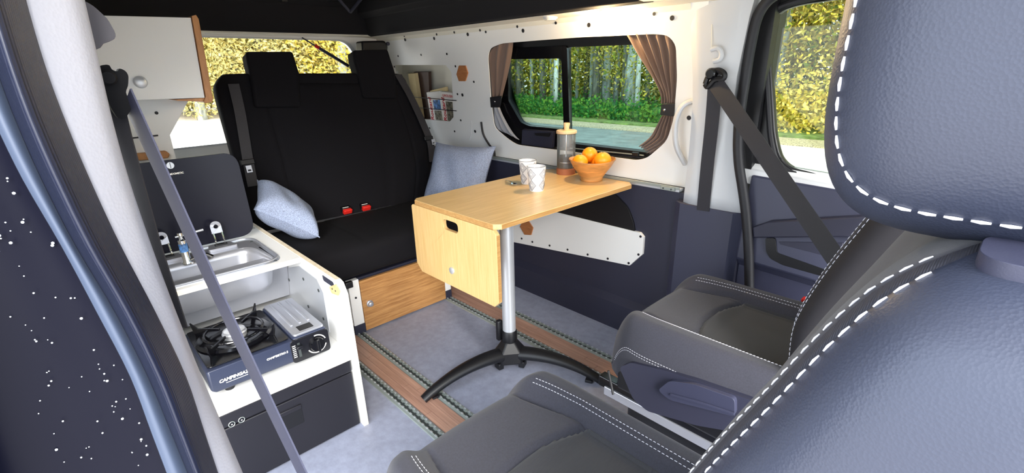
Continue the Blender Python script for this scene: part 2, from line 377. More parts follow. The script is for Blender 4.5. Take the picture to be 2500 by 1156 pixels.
# far wall: white upper panel with window and pocket cut-outs
ztop = WP + WV*.66
outer = [WP+WU*-2.25, WP+WU*-.10, WP+WU*-.10+WV*.66, WP+WU*-2.25+WV*.66]
winpx = [(1191,140),(1196,118),(1225,106),(1310,99),(1420,91),(1600,83),(1632,87),(1650,110),(1653,190),(1645,290),(1628,345),(1580,386),(1555,392),(1400,372),(1262,354),(1240,340),(1207,312),(1199,250)]
winpoly = roundpoly([wl(*p) for p in winpx], .03, 3)
pockpoly = roundpoly([wl(*p) for p in [(960,159),(1088,159),(1102,176),(1108,285),(1098,297),(985,288)]], .006, 2)
wall = struct(MB().prism(outer, -WN*.012, [winpoly, pockpoly]).build('wall_right', M['white'], smooth=30), 'white upper side wall of the van with window cut-out', 'wall')
dots = [(987,88),(989,97),(1066,84),(1060,94),(1109,79),(1142,84),(1172,74),(1186,78),(1263,65),(1277,75),(1357,56),(1438,61),(1597,34),(1641,44),(972,137),(1028,134),(1091,132),(963,163),(1112,162),(1157,200),(1117,230),(1129,232),(1125,294),(1160,321),(1110,321),(1049,313),(1136,367),(1695,106),(1682,288)]
for i, p in enumerate(dots):
    c = wl(p[0], p[1], .0012); r = .0085 if i in (1,3,5,9,11,13,21,23,27,28) else .006
    MB().cyl(c, c+WN*.0012, r, 10).build('hole_plug', M['rubber'], wall, smooth=30)
# pocket recess behind the cut-out
pc = [wl(*p) for p in [(940,150),(1112,150),(1116,302),(940,302)]]
d = -WN*.14
t = thing('pocket', 'recessed storage pocket in the far wall beside the bench', 'pocket', wl(1050,300,-.05))
MB().prism([p-WN*.012 for p in [pc[0],pc[1],pc[2],pc[3]]], -WN*.004).v
q = MB(); b4 = [p-WN*.0125 for p in pc]; k4 = [p-WN*.13 for p in pc]
q.add(b4+k4, [(4,5,6,7),(0,1,5,4),(1,2,6,5),(2,3,7,6),(3,0,4,7)]); q.build('recess', M['cream'], t, smooth=0, solid=.003)
for y in ((243,248),(268,273)):
    a = wl(985, y[0]-8, .004); b = wl(1114, y[1]-2, .004)
    MB().tube([a, b], .0022, 6).build('elastic_band', M['rubber'], t)
# books in the pocket
def wbook(name, pts, off, depth, cover, label, cat='book', grp=None):
    poly = [wl(p[0], p[1], off) for p in pts]; t = thing(name, label, cat, poly[3], grp)
    MB().prism(poly, -WN*depth).build('cover', cover, t, smooth=0, bevel=.0008); return t, poly
def pframe(poly): return (poly[1]-poly[0]).normalized(), (poly[0]-poly[3]).normalized()
t, p = wbook('guidebook', [(1041,226),(1072,223),(1082,296),(1052,293)], -.018, .02, M['paper'], 'white guidebook with blue picture in wall pocket, left of the pair', grp='guidebooks in the pocket')
def pic(t, p, s0, s1, h0, h1, m, nm='cover_picture'):
    def q(a, b): return lerp(lerp(p[0], p[1], a), lerp(p[3], p[2], a), b) + WN*.0006
    MB().prism([q(s0,h0), q(s1,h0), q(s1,h1), q(s0,h1)], WN*.0006).build(nm, m, t, smooth=0)
def vtext(t, p, body, size, a, b, m):
    c = lerp(lerp(p[0], p[1], a), lerp(p[3], p[2], a), b)+WN*.0014; up = (p[0]-p[3]).normalized(); side = (p[1]-p[0]).normalized()
    text('lettering', body, m, t, size, c, up, -side, .0004, bold=.0008)
pic(t, p, .42, .98, .28, .62, M['photo1']); pic(t, p, .42, .98, .64, .97, M['photo2']); vtext(t, p, 'Routard', .042, .2, .58, M['redink'])
t, p = wbook('guidebook', [(1074,224),(1104,227),(1109,299),(1084,296)], -.018, .02, M['paper'], 'white guidebook with brown picture in wall pocket, right of the pair', grp='guidebooks in the pocket')
pic(t, p, .4, .97, .3, .97, M['photo2']); vtext(t, p, 'Routard', .042, .2, .58, M['redink'])
c = lerp(lerp(p[0], p[1], .62), lerp(p[3], p[2], .62), .12)+WN*.0014
text('lettering', 'LIMOUSIN', M['redink'], t, .022, c, (p[1]-p[0]), (p[0]-p[3]), .0004)
t, p = wbook('tall_book', [(1010,176),(1046,176),(1050,291),(1014,291)], -.06, .02, M['brownbook'], 'dark brown upright book at the back of the wall pocket', grp=None)
t, p = wbook('paperback', [(996,180),(1012,180),(1029,290),(1013,290)], -.03, .025, M['yellowbook'], 'cream paperback with page edges showing beside the seat belt')
t, p = wbook('notebook', [(1050,222),(1090,212),(1094,240),(1056,250)], -.045, .01, M['yellowbook'], 'thin cream notebook standing behind the two guidebooks')
# hexagonal wooden plaques
def hexa(pts, fn, n, label):
    tag(MB().prism([fn(*p) for p in pts], n*.006).build('hexagon_plaque', M['hexw'], smooth=0, bevel=.0012), label, 'plaque', 'wooden hexagons')
hexa([(1116,181),(1122,160),(1138,160),(1144,178),(1138,198),(1122,198)], lambda x, y: wl(x, y, .0005), WN, 'wooden hexagon on the white wall between pocket and window')
# black edge trim strip and rail
tag(MB().tube(spline([wl(1175,298,.004), wl(1180,328,.005), wl(1194,353,.006), wl(1206,368,.008), wl(1208,392,.008)], 6), .0055, 6).build('edge_strip', M['rubber']), 'curved black rubber strip on the white wall above right pillow', 'strip')
tag(MB().tube([wl(1151,296,.001), wl(1151,318,.001), wl(1147,342,.001)], .0014, 5).build('panel_seam_strip', M['greytrim']), 'thin grey seam line on white wall beside the black strip', 'strip')
t = thing('wall_rail', 'aluminium table rail along the far wall', 'rail', (-.7,1.115,.69))
MB().box((-1.28,1.098,.690),(-.17,1.134,.703)).build('profile', M['alu_p'], t, bevel=.002)
MB().box((-1.28,1.094,.700),(-.17,1.099,.712)).build('lip', M['alu'], t, bevel=.001)
MB().box((-.245,1.085,.694),(-.185,1.098,.708)).build('end_bracket', M['alu'], t, bevel=.001)
for x in (-.232,-.198): MB().cyl((x,1.084,.701),(x,1.0865,.701),.0035,8).build('screw', M['slot'], t)
# dark lower wall
struct(MB().prism([V((-2.25,1.10,.69)),V((-2.25,1.10,.16)),V((-2.25,1.075,.13)),V((-2.25,1.075,.0)),V((-2.25,1.18,0)),V((-2.25,1.18,.72)),V((-2.25,1.152,.72)),V((-2.25,1.135,.69))],(2.10,0,0)).build('trim_1', M['navy'], smooth=30), 'dark lower side wall trim below the aluminium rail', 'wall')
# arched pad on the lower wall
ap = [at(*p,'y',1.10) for p in [(1290,575),(1310,500),(1370,470),(1450,462),(1505,474),(1535,505),(1550,545),(1556,600),(1450,590)]]
tag(MB().prism(roundpoly(ap,.02,4), (0,-.010,0)).build('arch_trim', M['black'], smooth=30, bevel=.004), 'black arched trim moulding on the far wall below the table', 'trim')
pp = [at(*p,'y',1.086) for p in [(1150,470),(1330,512),(1562,569),(1571,580),(1568,622),(1537,649),(1250,591),(1150,565)]]
lp = thing('side_panel', 'white screwed-on panel on the dark lower far wall', 'panel', at(1400,620,'y',1.09))
MB().prism(pp, (0,.014,0)).build('sheet', M['white'], lp, smooth=0, bevel=.001)
for p in [(1564,578),(1559,622),(1535,643),(1484,632),(1435,622),(1386,610),(1342,600),(1300,591),(1274,583)]:
    c = at(*p,'y',1.0855); MB().cyl(c, c+V((0,-.002,0)), .0055, 10).build('screw', M['rubber'], lp)
hexa([(1271,553),(1277,540),(1292,540),(1303,557),(1298,574),(1282,573)], lambda x, y: at(x, y, 'y', 1.0855), V((0,-1,0)), 'wooden hexagon on the low white panel right of the table leg')

# ------------------------------------------------------------------ side window (black frame, sliding and fixed pane)
OFF = -.045
win = struct(thing('window_1', 'black framed sliding side window with two tinted panes', 'window', wl(1420,380,OFF)))
fo = [wl(*p, OFF) for p in [(1165,80),(1690,50),(1690,420),(1165,400)]]
paneL = roundpoly([wl(*p, OFF) for p in [(1237,143),(1371,143),(1377,317),(1290,309),(1270,300),(1238,246)]], .018, 4)
paneR = roundpoly([wl(*p, OFF) for p in [(1383,116),(1632,106),(1632,290),(1590,374),(1388,350)]], .02, 4)
MB().prism(fo, -WN*.03, [paneL, paneR]).build('window_frame', M['black'], win, smooth=30, bevel=.003)
slo = roundpoly([wl(*p, OFF+.012) for p in [(1222,118),(1384,112),(1391,330),(1283,322),(1262,312),(1224,255)]], .015, 3)
pL2 = roundpoly([wl(*p, OFF+.012) for p in [(1240,145),(1370,143),(1376,316),(1291,308),(1271,299),(1241,246)]], .016, 4)
MB().prism(slo, -WN*.012, [pL2]).build('sliding_sash', M['blackgloss'], win, smooth=30, bevel=.002)
MB().prism([wl(*p, OFF-.018) for p in [(1230,138),(1378,138),(1382,322),(1285,314),(1232,250)]], -WN*.004).build('pane', M['g_side'], win, smooth=0)
MB().prism([wl(*p, OFF-.024) for p in [(1378,108),(1642,98),(1642,300),(1595,380),(1382,356)]], -WN*.004).build('pane', M['g_side'], win, smooth=0)
la = roundpoly([wl(*p, OFF+.012) for p in [(1281,314),(1356,320),(1353,368),(1279,350)]], .006, 3)
lt = MB().prism(la, WN*.018).build('latch_box', M['navy'], win, bevel=.002)
MB().prism(roundpoly([wl(*p, OFF+.031) for p in [(1306,325),(1345,325),(1342,334),(1310,331)]], .003, 2), WN*.006).build('latch_handle', M['black'], lt, bevel=.001)
for k, (ya, yb) in enumerate(((362,380),(368,386))):
    MB().tube([wl(1392, ya, OFF+.012), wl(1572, yb, OFF+.012)], .003, 6).build('sash_track', M['navy' if k else 'alu'], win)
tk = [wl(*p, OFF+.02) for p in [(1545,371),(1560,372),(1562,380),(1546,379)]]
MB().prism(tk, WN*.01).build('stop_block', M['black'], win, bevel=.001)
# recess reveal between white panel and frame
q = MB(); n = len(winpoly); q.add([p-WN*.004 for p in winpoly]+[p+WN*(OFF+.002) for p in winpoly], [(i,(i+1) % n,(i+1) % n+n,i+n) for i in range(n)])
q.build('reveal', M['black'], win, smooth=30, solid=.002)

# curtains
def curtain(label, up_rows, lo_rows, strap, stud, folds, amp, mt_low):
    t = thing('curtain', label, 'curtain', wl(*lo_rows[-1][0], -.02), 'window curtains')
    def srf(rows, off, fl, am):
        L = spline([wl(*r[0], off) for r in rows], 6); Rr = spline([wl(*r[1], off) for r in rows], 6); n = len(L)
        def fn(u, v):
            i = min(int(round(u*(n-1))), n-1); s = v
            return lerp(L[i], Rr[i], s) + WN*(am*math.sin(s*fl*2*math.pi+.6) + .35*am*math.sin(s*fl*3.7*math.pi+i*.25))
        return MB().grid(fn, n, 46)
    srf(up_rows, -.012, folds, amp).build('upper_drape', M['curtain'], t, smooth=180, solid=.0012)
    srf(lo_rows, -.012, folds, amp*.8).build('lower_drape', M[mt_low], t, smooth=180, solid=.0012)
    sp = [wl(*p, .003) for p in strap]
    MB().prism(roundpoly(sp, .003, 2), WN*.006).build('tieback', M['rubber'], t, bevel=.001)
    c = wl(*stud, .009); MB().lathe([(0.0001,.004),(.004,.0035),(.006,0)], (0,0,0), 12)
    MB().tube([c, c+WN*.002, c+WN*.004], [.0055,.0055,.003], 12).build('stud', M['chrome'], t)
curtain('short grey-brown curtain tied back at the left of the side window', [((1196,104),(1252,98)),((1192,150),(1246,145)),((1198,195),(1236,195)),((1203,238),(1225,240))],
        [((1200,256),(1216,256)),((1206,285),(1228,285)),((1212,312),(1250,322)),((1232,322),(1268,342))], [(1198,237),(1226,234),(1222,262),(1200,262)], (1208,248), 2.5, .006, 'liner')
curtain('gathered brown curtain tied back at the right of the side window', [((1532,82),(1650,78)),((1560,130),(1654,125)),((1590,180),(1652,180)),((1614,225),(1650,225)),((1618,252),(1648,252))],
        [((1618,282),(1648,282)),((1604,310),(1648,305)),((1588,335),(1640,345)),((1562,356),(1586,376))], [(1617,254),(1648,252),(1646,284),(1613,280)], (1622,268), 5, .011, 'curtain')

# ------------------------------------------------------------------ ceiling, roof opening
def ceil(poly, z0, th, name, m, label=None):
    return struct(MB().prism([V((x,y,z0)) for x, y in poly], (0,0,th)).build(name, m, smooth=30), label, 'ceiling')
wt = WP.y - .105*(.645/.634) 
struct(MB().prism([V((-2.26,1.031,1.325)),V((-2.26,1.026,1.345)),V((-2.26,.95,1.352)),V((-2.26,.95,1.40)),V((-2.26,1.08,1.40)),V((-2.26,1.08,1.33))],(2.1,0,0)).build('ceiling', M['cream'], smooth=30), 'cream ceiling edge above the side window', 'ceiling')
struct(MB().box((-2.26,-.6,1.352),(-2.17,.96,1.42)).build('ceiling', M['cream'], smooth=0, bevel=.006), 'cream ceiling edge above the rear window', 'ceiling')
struct(MB().prism([V((-.42,1.08,1.362)),V((-.30,1.0,1.356)),V((-.18,.55,1.36)),V((-.16,-.6,1.36)),V((.78,-.6,1.345)),V((.78,1.2,1.335)),V((-.16,1.2,1.345))],(0,0,.03)).build('ceiling', M['cream'], smooth=30), 'cream headliner above the front seats', 'ceiling')
fr = thing('roof_frame', 'black padded frame around the pop-up roof opening', 'roof frame', (-1.2,.25,1.35))
MB().prism([V((-2.2,.95,1.353)),V((-2.2,.93,1.36)),V((-2.2,.90,1.45)),V((-2.2,.86,1.47)),V((-2.2,.86,1.75)),V((-2.2,.98,1.75)),V((-2.2,.98,1.36))],(1.95,0,0)).build('frame_side', M['canvas'], fr, smooth=30, bevel=.004)
MB().prism([V((-2.2,-.62,1.353)),V((-2.2,-.46,1.36)),V((-2.2,-.44,1.75)),V((-2.2,-.62,1.75))],(1.95,0,0)).build('frame_side', M['canvas'], fr, smooth=30, bevel=.004)
MB().prism([V((-2.2,-.6,1.353)),V((-2.17,-.6,1.36)),V((-2.12,-.6,1.50)),V((-2.08,-.6,1.52)),V((-2.08,-.6,1.75)),V((-2.22,-.6,1.75))],(0,1.56,0)).build('frame_end', M['canvas'], fr, smooth=30, bevel=.004)
MB().prism([V((-.34,-.6,1.37)),V((-.18,-.6,1.375)),V((-.18,-.6,1.75)),V((-.34,-.6,1.75))],(0,1.56,0)).build('frame_end', M['canvas'], fr, smooth=30, bevel=.004)
struct(MB().box((-2.25,-.64,1.75),(-.15,1.0,1.78)).build('ceiling', M['canvas'], smooth=0), 'black canvas roof lining overhead', 'ceiling')
MB().tube([V((-2.0,.86,1.58)), V((-1.2,.855,1.60)), V((-.3,.86,1.58))], .012, 6).build('frame_cord', M['black'], fr)
for y in (-.15,.15,.42):
    MB().box((-2.085,y,1.50),(-2.07,y+.03,1.56)).build('clip', M['black'], fr, bevel=.003)
fa = thing('roof_strut', 'dark folded roof arm hanging in the roof corner', 'roof arm', (-2.0,.72,1.47))
MB().tube([(-2.0,.62,1.60),(-1.98,.74,1.46)], .008, 6).build('arm', M['navy'], fa); MB().tube([(-1.7,.78,1.60),(-1.98,.74,1.46)], .008, 6).build('arm', M['navy'], fa)
# ceiling lamps
def lamp(px, py, lit, label):
    c = V((px, py, 1.3495)); t = thing('ceiling_lamp', label, 'lamp', c)
    MB().tube([c+V((0,0,.004)), c-V((0,0,.006)), c-V((0,0,.009))], [.030,.030,.027], 24).build('bezel', M['greytrim'], t)
    MB().cyl(c-V((0,0,.009)), c-V((0,0,.0135)), .024, 24).build('lens', M['lamp'] if lit else M['tlens'], t)
    if lit:
        ld = bpy.data.lights.new('lamp_light', 'POINT'); ld.energy = 3.5; ld.color = (1,.72,.38); ld.shadow_soft_size = .02
        lo = bpy.data.objects.new('lamp_light', ld); COL.objects.link(lo); lo.parent = t; lo.location = (0,-.01,-.03)
lamp(-.47, .986, True, 'lit warm round lamp on the ceiling above the right curtain'); lamp(-.745, .986, False, 'unlit round ceiling lamp left of the lit one')

# ------------------------------------------------------------------ rear door with window
hole = roundpoly([V((-2.25,-.50,.81)),V((-2.25,.93,.81)),V((-2.25,.93,1.12)),V((-2.25,.84,1.335)),V((-2.25,-.50,1.345))], .07, 5)
wr = struct(MB().prism([V((-2.25,-.65,0)),V((-2.25,1.16,0)),V((-2.25,1.16,1.42)),V((-2.25,-.65,1.42))],(-.05,0,0),[hole]).build('wall_rear', M['white'], smooth=30), 'white rear door around the rear window', 'wall')
w2 = struct(thing('window_2', 'large clear rear window behind the bench seat', 'window', (-2.28,.2,.81)))
MB().box((-2.275,-.55,.78),(-2.271,.98,1.37)).build('pane', M['g_rear'], w2, smooth=0)
q = MB(); n = len(hole); cc = V((-2.25,.2,1.08)); q.prism([p+(cc-p)*-.012+V((.001,0,0)) for p in hole], (.006,0,0), [[p+(cc-p)*.02+V((.001,0,0)) for p in hole]]); q.build('window_seal', M['greytrim'], w2, smooth=30)
MB().tube([at(500,80,'x',-2.2), at(560,76,'x',-2.19), at(610,78,'x',-2.2)], .005, 6).build('trim_clip', M['greytrim'], w2)
gs = thing('gas_strut', 'dark gas strut with red band across the rear window', 'strut', at(850,160,'x',-2.2))
a = at(737,92,'x',-2.22); b = at(852,162,'x',-2.12)
MB().tube([a, lerp(a,b,.3)], .004, 8).build('rod', M['navy'], gs); MB().tube([lerp(a,b,.28), b], .009, 8).build('cylinder', M['navy'], gs); MB().tube([lerp(a,b,.27), lerp(a,b,.36)], .0105, 8).build('red_band', M['red'], gs)
# near side wall behind the kitchen
struct(MB().box((-2.25,-.64,-.04),(-.70,-.59,1.4)).build('wall_left', M['white'], smooth=0), 'white side wall behind the kitchen unit', 'wall')

# ------------------------------------------------------------------ far pillar, belt, door
pi = struct(thing('trim_2', 'pale grey door pillar trim between side window and front door', 'pillar', (-.04,1.08,.66)))
def pp_(l, y): return [at(*p,'y',y) for p in l]
prof = [(1.36,1.035,-.175,.045),(1.29,1.03,-.168,.036),(1.116,1.03,-.14,.022),(1.04,1.035,-.134,.022),(.935,1.045,-.134,.028),(.84,1.052,-.136,.044),(.665,1.06,-.142,.092)]
def pill(u, v):
    k = u*(len(prof)-1); i = min(int(k), len(prof)-2); tt = k-i
    z, y, xa, xb = [lerp(a, b, tt) for a, b in zip(prof[i], prof[i+1])]
    pts = [(xa, y+.075), (xa+.008, y+.01), (xa+.035, y), (xa+.09, y-.004), (xb-.035, y), (xb-.006, y+.01), (xb, y+.06)]
    kk = v*(len(pts)-1); j = min(int(kk), len(pts)-2); t2 = kk-j
    return V((lerp(pts[j][0],pts[j+1][0],t2), lerp(pts[j][1],pts[j+1][1],t2), z))
MB().grid(pill, 25, 25).build('pillar_cover', M['greytrim'], pi, smooth=50, solid=.003)
MB().prism([V((-.175,1.16,0)),V((-.17,1.075,0)),V((-.14,1.055,0)),V((.06,1.055,0)),V((.092,1.075,0)),V((.092,1.16,0))],(0,0,.665)).build('lower_cover', M['navy2'], pi, smooth=30, bevel=.004)
MB().box((.0,1.10,0),(.082,1.2,1.345)).build('jamb', M['black'], pi, smooth=0)
hk = thing('coat_hook', 'pale plastic coat hook on the pillar above the belt', 'hook', at(1745,140,'y',1.01))
MB().tube(spline([at(*p,'y',1.012) for p in [(1736,122),(1752,118),(1761,130),(1757,145),(1742,150)]], 5), .008, 8).build('hook', M['greytrim'], hk); MB().tube([at(1738,60,'y',1.022), at(1737,120,'y',1.012)], .0018, 6).build('seam', M['cream'], hk)
gh = thing('grab_handle', 'pale grey curved grab handle beside the side window', 'handle', at(1665,400,'y',1.06))
MB().tube(spline([wl(1696,246,.005), wl(1668,258,.035), wl(1652,290,.045), wl(1648,330,.045), wl(1654,365,.035), wl(1672,400,.005)], 6), .0125, 10, sy=.8).build('grip', M['greytrim'], gh)
fb = thing('seat_belt', 'dark grey seat belt crossing from pillar toward the front far seat', 'seat belt', (-.04,1.02,.62))
dr = at(1745,192,'y',.985)
MB().tube(spline([at(*p,'y',.99) for p in [(1722,205),(1732,182),(1752,172),(1768,180),(1766,192),(1745,195),(1728,212),(1722,205)]], 5), .009, 8).build('guide_loop', M['black'], fb)
c = at(1738,180,'y',.988); MB().tube([c+V((0,.03,0)), c+V((0,-.01,0)), c+V((0,-.016,0))], [.018,.018,.013], 16).build('anchor_bolt', M['blackgloss'], fb)
MB().ribbon(spline([at(1746,200,'y',.995), at(1738,300,'y',1.012), at(1727,400,'y',1.034), at(1716,515,'y',1.052)], 5), V((.0235,0,.001)), .001).build('vertical_webbing', M['belt'], fb)
p0 = at(1748,205,'y',.985); p1 = V((.50,.80,.60))
dv = (p1-p0).normalized(); sv = dv.cross(V((-.25,.95,.1))).normalized()*.0245
MB().ribbon([lerp(p0,p1,k/8) for k in range(9)], sv, .001).build('diagonal_webbing', M['belt'], fb)
# door aperture seal
t = struct(MB().tube(spline([at(*p,'y',1.052) for p in [(2100,-42),(1960,-34),(1890,-10),(1852,35),(1833,110),(1820,190),(1808,270),(1802,340),(1804,400),(1813,460),(1822,530),(1828,620),(1830,720),(1834,840)]], 5), .0165, 10).build('trim_3', M['rubber']), 'black rubber seal around the front door opening', 'seal')
# front door
dy = 1.13
dr_ = struct(thing('door_1', 'closed front door with dark panel and clear window', 'door', (.5,1.13,.0)))
dglass = roundpoly([at(*p,'y',dy) for p in [(1878,95),(1896,30),(1950,12),(2200,-25),(2500,-60),(2500,520),(2060,440),(1930,410),(1905,385),(1892,330)]], .04, 4)
dout = [at(1832,410,'y',dy), at(1826,200,'y',dy), at(1850,20,'y',dy), at(1960,-40,'y',dy), at(2560,-120,'y',dy), at(2560,560,'y',dy), at(2060,465,'y',dy)]
MB().prism(dout, (0,.03,0), [dglass]).build('window_frame', M['black'], dr_, smooth=30, bevel=.004)
MB().tube(roundpoly([at(*p,'y',dy-.004) for p in [(1866,100),(1884,22),(1950,0),(2200,-38),(2540,-80),(2540,540),(2050,450),(1925,422),(1893,392),(1880,335)]], .04, 4), .009, 8, closed=True).build('glass_seal', M['rubber'], dr_)
MB().tube(spline([at(*p,'y',dy-.006) for p in [(1880,14),(1856,70),(1844,150),(1840,260),(1836,330),(1834,400)]], 5), .004, 6).build('frame_trim', M['alu'], dr_)
MB().box((.0,dy+.012,.72),(1.0,dy+.016,1.42)).build('pane', M['g_door'], dr_, smooth=0)
s0 = at(1830,404,'y',1.10); sz = s0.z
MB().prism([V((.055,1.10,sz-.01)),V((.055,1.09,sz-.06)),V((.055,1.16,sz-.06)),V((.055,1.16,sz+.012)),V((.055,1.145,sz+.012))],(1.0,0,-.06)).build('sill', M['greytrim'], dr_, smooth=30, bevel=.004)
MB().prism([V((.09,1.09,sz-.03)),V((.09,1.075,sz-.16)),V((.09,1.06,.50)),V((.09,1.085,.47)),V((.09,1.085,.05)),V((.09,1.16,.05)),V((.09,1.16,sz-.03))],(.95,0,-.04)).build('door_card', M['navy2'], dr_, smooth=30, bevel=.006)
ar = [at(*p,'y',1.05) for p in [(1836,556),(1880,541),(2100,530),(2300,530),(2300,604),(2060,580),(1838,582)]]
MB().prism(ar, (0,.04,0)).build('armrest', M['navy'], dr_, smooth=30, bevel=.005, segs=3)
hd = [at(*p,'y',1.062) for p in [(1868,582),(1892,582),(1897,618),(2040,668),(2040,700),(1990,690),(1880,632),(1870,615)]]
MB().prism(roundpoly(hd, .008, 3), (0,.02,0)).build('pull_recess', M['black'], dr_, smooth=30, bevel=.003)
MB().prism([at(*p,'y',1.068) for p in [(1898,590),(2060,594),(2060,660),(1910,616)]], (0,.012,0)).build('door_pocket', M['navy'], dr_, smooth=30, bevel=.004)
# ================================================================== TABLE
xa, xb, ya, yw, TZ = -.849, -.362, .322, 1.092, .70
tb = thing('folding_table', 'bamboo folding table with drop leaf on a single grey leg', 'table', (-.53,.52,0))
ch = .02
MB().prism([V((xa+ch,ya,TZ)),V((xb-ch,ya,TZ)),V((xb,ya+ch,TZ)),V((xb,yw-.03,TZ)),V((xb-.03,yw,TZ)),V((xa+.03,yw,TZ)),V((xa,yw-.03,TZ)),V((xa,ya+ch,TZ))],(0,0,-.018)).build('table_top', M['table'], tb, smooth=0, bevel=.0015)
for a, b in ((V((xa+ch,ya-.0006,TZ-.0165)), V((xb-ch,ya-.0006,TZ-.0165))), (V((xb+.0006,ya+ch,TZ-.0165)), V((xb+.0006,yw-.03,TZ-.0165)))):
    MB().prism([a, b, b+V((0,0,.015)), a+V((0,0,.015))], (0,.0008,0) if a.x != b.x else (-.0008,0,0)).build('edge_band', M['tableedge'], tb, smooth=0)
fy = ya-.002
fp = [V((xa-.004,fy,TZ-.026)),V((xa+.004,fy,TZ-.019)),V((xb-.02,fy,TZ-.019)),V((xb-.004,fy,TZ-.034)),V((xb-.004,fy,TZ-.272)),V((xb-.025,fy,TZ-.292)),V((xa+.028,fy,TZ-.292)),V((xa-.004,fy,TZ-.262))]
hc = at(1099,553,'y',fy); hx = V((.044,0,0)); hz = V((0,0,.019))
slot = roundpoly([hc-hx-hz, hc+hx-hz, hc+hx+hz, hc-hx+hz], .018, 6)
fl = MB().prism(fp, (0,.016,0), [slot]).build('drop_leaf', M['flap'], tb, smooth=0, bevel=.0012)
c = at(1104,661,'y',fy); MB().tube([c, c+V((0,-.005,0)), c+V((0,-.0065,0))], [.0135,.0125,.009], 20).build('button', M['alu_p'], fl)
q = MB().box((xb-.0055,fy+.0012,TZ-.27),(xb-.0036,fy+.0155,TZ-.035)); q.build('leaf_edge', M['tableedge'], fl, smooth=0)
LX, LY = -.545, .528
MB().cyl((LX,LY,.155),(LX,LY,.68),.0265,28).build('column', M['alu_p'], tb)
MB().tube([(LX,LY,.118),(LX,LY,.128),(LX,LY,.165),(LX,LY,.17)], [.030,.031,.031,.028], 24).build('collar', M['black'], tb)
MB().box((LX-.09,LY-.09,.672),(LX+.09,LY+.09,.6815)).build('mount_plate', M['black'], tb, bevel=.003)
hub = MB()
tips = [V((-.598,.136,.012)), V((-.203,.688,.012)), V((-.80,.74,.012))]
dirs = [(V((t.x-LX,t.y-LY,0))).normalized() for t in tips]
hp = []
for d in dirs:
    s = V((-d.y,d.x,0)); hp += [(d, s)]
ring0 = []; ring1 = []; ring2 = []
for d, s in sorted(hp, key=lambda e: math.atan2(e[0].y, e[0].x)):
    for k in (-1, 1):
        ring0.append(V((LX,LY,.035))+d*.062+s*k*.028); ring1.append(V((LX,LY,.085))+d*.058+s*k*.027); ring2.append(V((LX,LY,.125))+d*.027+s*k*.016)
n = 6; hub.add(ring0+ring1+ring2, [tuple(range(n-1,-1,-1)), tuple(range(2*n,3*n))]+[(i,(i+1) % n,(i+1) % n+n,i+n) for i in range(n)]+[(i+n,(i+1) % n+n,(i+1) % n+2*n,i+2*n) for i in range(n)])
hub.build('hub', M['black'], tb, smooth=25, bevel=.006, segs=3)
for d, tp in zip(dirs, tips):
    base = V((LX,LY,.07))+d*.05; L = (V((tp.x,tp.y,0))-V((base.x,base.y,0))).length
    pts = []; rr = []
    for k in range(13):
        t = k/12; pts.append(V((base.x,base.y,0))+d*(L*t) + V((0,0,.07+.022*math.sin(t*2.2) -.070*t**2.0))); rr.append(lerp(.036,.019,t**1.1))
    pts[-1].z = .016
    lg = MB().tube(pts, rr, 14, sy=.72).build('foot_arm', M['black'], tb, smooth=60)
    q = V((base.x,base.y,0))+d*(L*.86); MB().obox(q+V((0,0,.006)), d*.014, V((-d.y,d.x,0))*.012, V((0,0,.006))).build('foot_pad', M['rubber'], lg, bevel=.002)
    q = V((LX,LY,.034))+d*.063; MB().cyl(q+V((-d.y,d.x,0))*.015, q+V((-d.y,d.x,0))*.015+d*.003, .003, 8).build('rivet', M['chrome'], lg)
    MB().obox(V((LX,LY,.024))+d*.055, d*.012, V((-d.y,d.x,0))*.018, V((0,0,.014))).build('clamp', M['black'], lg, bevel=.003)
MB().obox((-.578,.503,.165), V((.010,.0,0)), V((0,.012,0)), V((0,0,.045))).build('lock_lever', M['black'], tb, bevel=.005)
# ---- table ware
pc_ = V((-.705,1.052,TZ)); pr = thing('coffee_press', 'glass coffee press with wooden lid half full of coffee', 'coffee press', pc_)
MB().lathe([(0,.0),(.042,.0),(.043,.003),(.043,.026),(.0405,.028),(0,.028)], pc_, 32).build('base', M['cork'], pr)
MB().lathe([(.0405,.0285),(.0415,.03),(.0415,.178),(.0398,.178),(.0398,.03)], pc_, 36).build('beaker', M['g_press'], pr)
MB().lathe([(0,.030),(.0385,.030),(.0385,.080),(.037,.082),(0,.082)], pc_, 32).build('coffee', M['coffee'], pr)
MB().lathe([(.039,.0535),(.0395,.0545),(.0395,.0565),(.039,.0575)], pc_, 32).build('filter_band', M['chrome'], pr)
ld = MB().lathe([(0,.180),(.042,.180),(.046,.183),(.046,.192),(.043,.195),(0,.195)], pc_, 32).build('lid', M['palewood'], pr)
MB().lathe([(0,.195),(.012,.195),(.0115,.205),(.015,.223),(.014,.226),(0,.226)], pc_, 20).build('knob', M['palewood'], ld)
MB().cyl(pc_+V((0,0,.082)), pc_+V((0,0,.182)), .0025, 8).build('plunger_rod', M['chrome'], pr)
bc = V((-.535,1.02,TZ)); bw = thing('fruit_bowl', 'turned wooden bowl holding oranges at the far table end', 'bowl', bc)
def wob(r, k): return r*(1+.012*math.sin(k*3+1)+.01*math.sin(k*5))
bprof = [(0,.0),(.045,.0),(.048,.006),(.046,.012),(.062,.035),(.082,.062),(.094,.084),(.098,.087),(.097,.091),(.091,.089),(.078,.064),(.058,.037),(.035,.022),(0,.018)]
b = MB().lathe(bprof, bc, 48); b.v = [(bc.x+(x-bc.x)*(1+.012*math.sin(3*math.atan2(y-bc.y,x-bc.x))), bc.y+(y-bc.y)*(1+.01*math.sin(2*math.atan2(y-bc.y,x-bc.x)+1)), z+.003*math.sin(2*math.atan2(y-bc.y,x-bc.x))*(z-TZ)/.09) for x,y,z in b.v]
b.build('bowl_body', M['bowl'], bw, smooth=70)
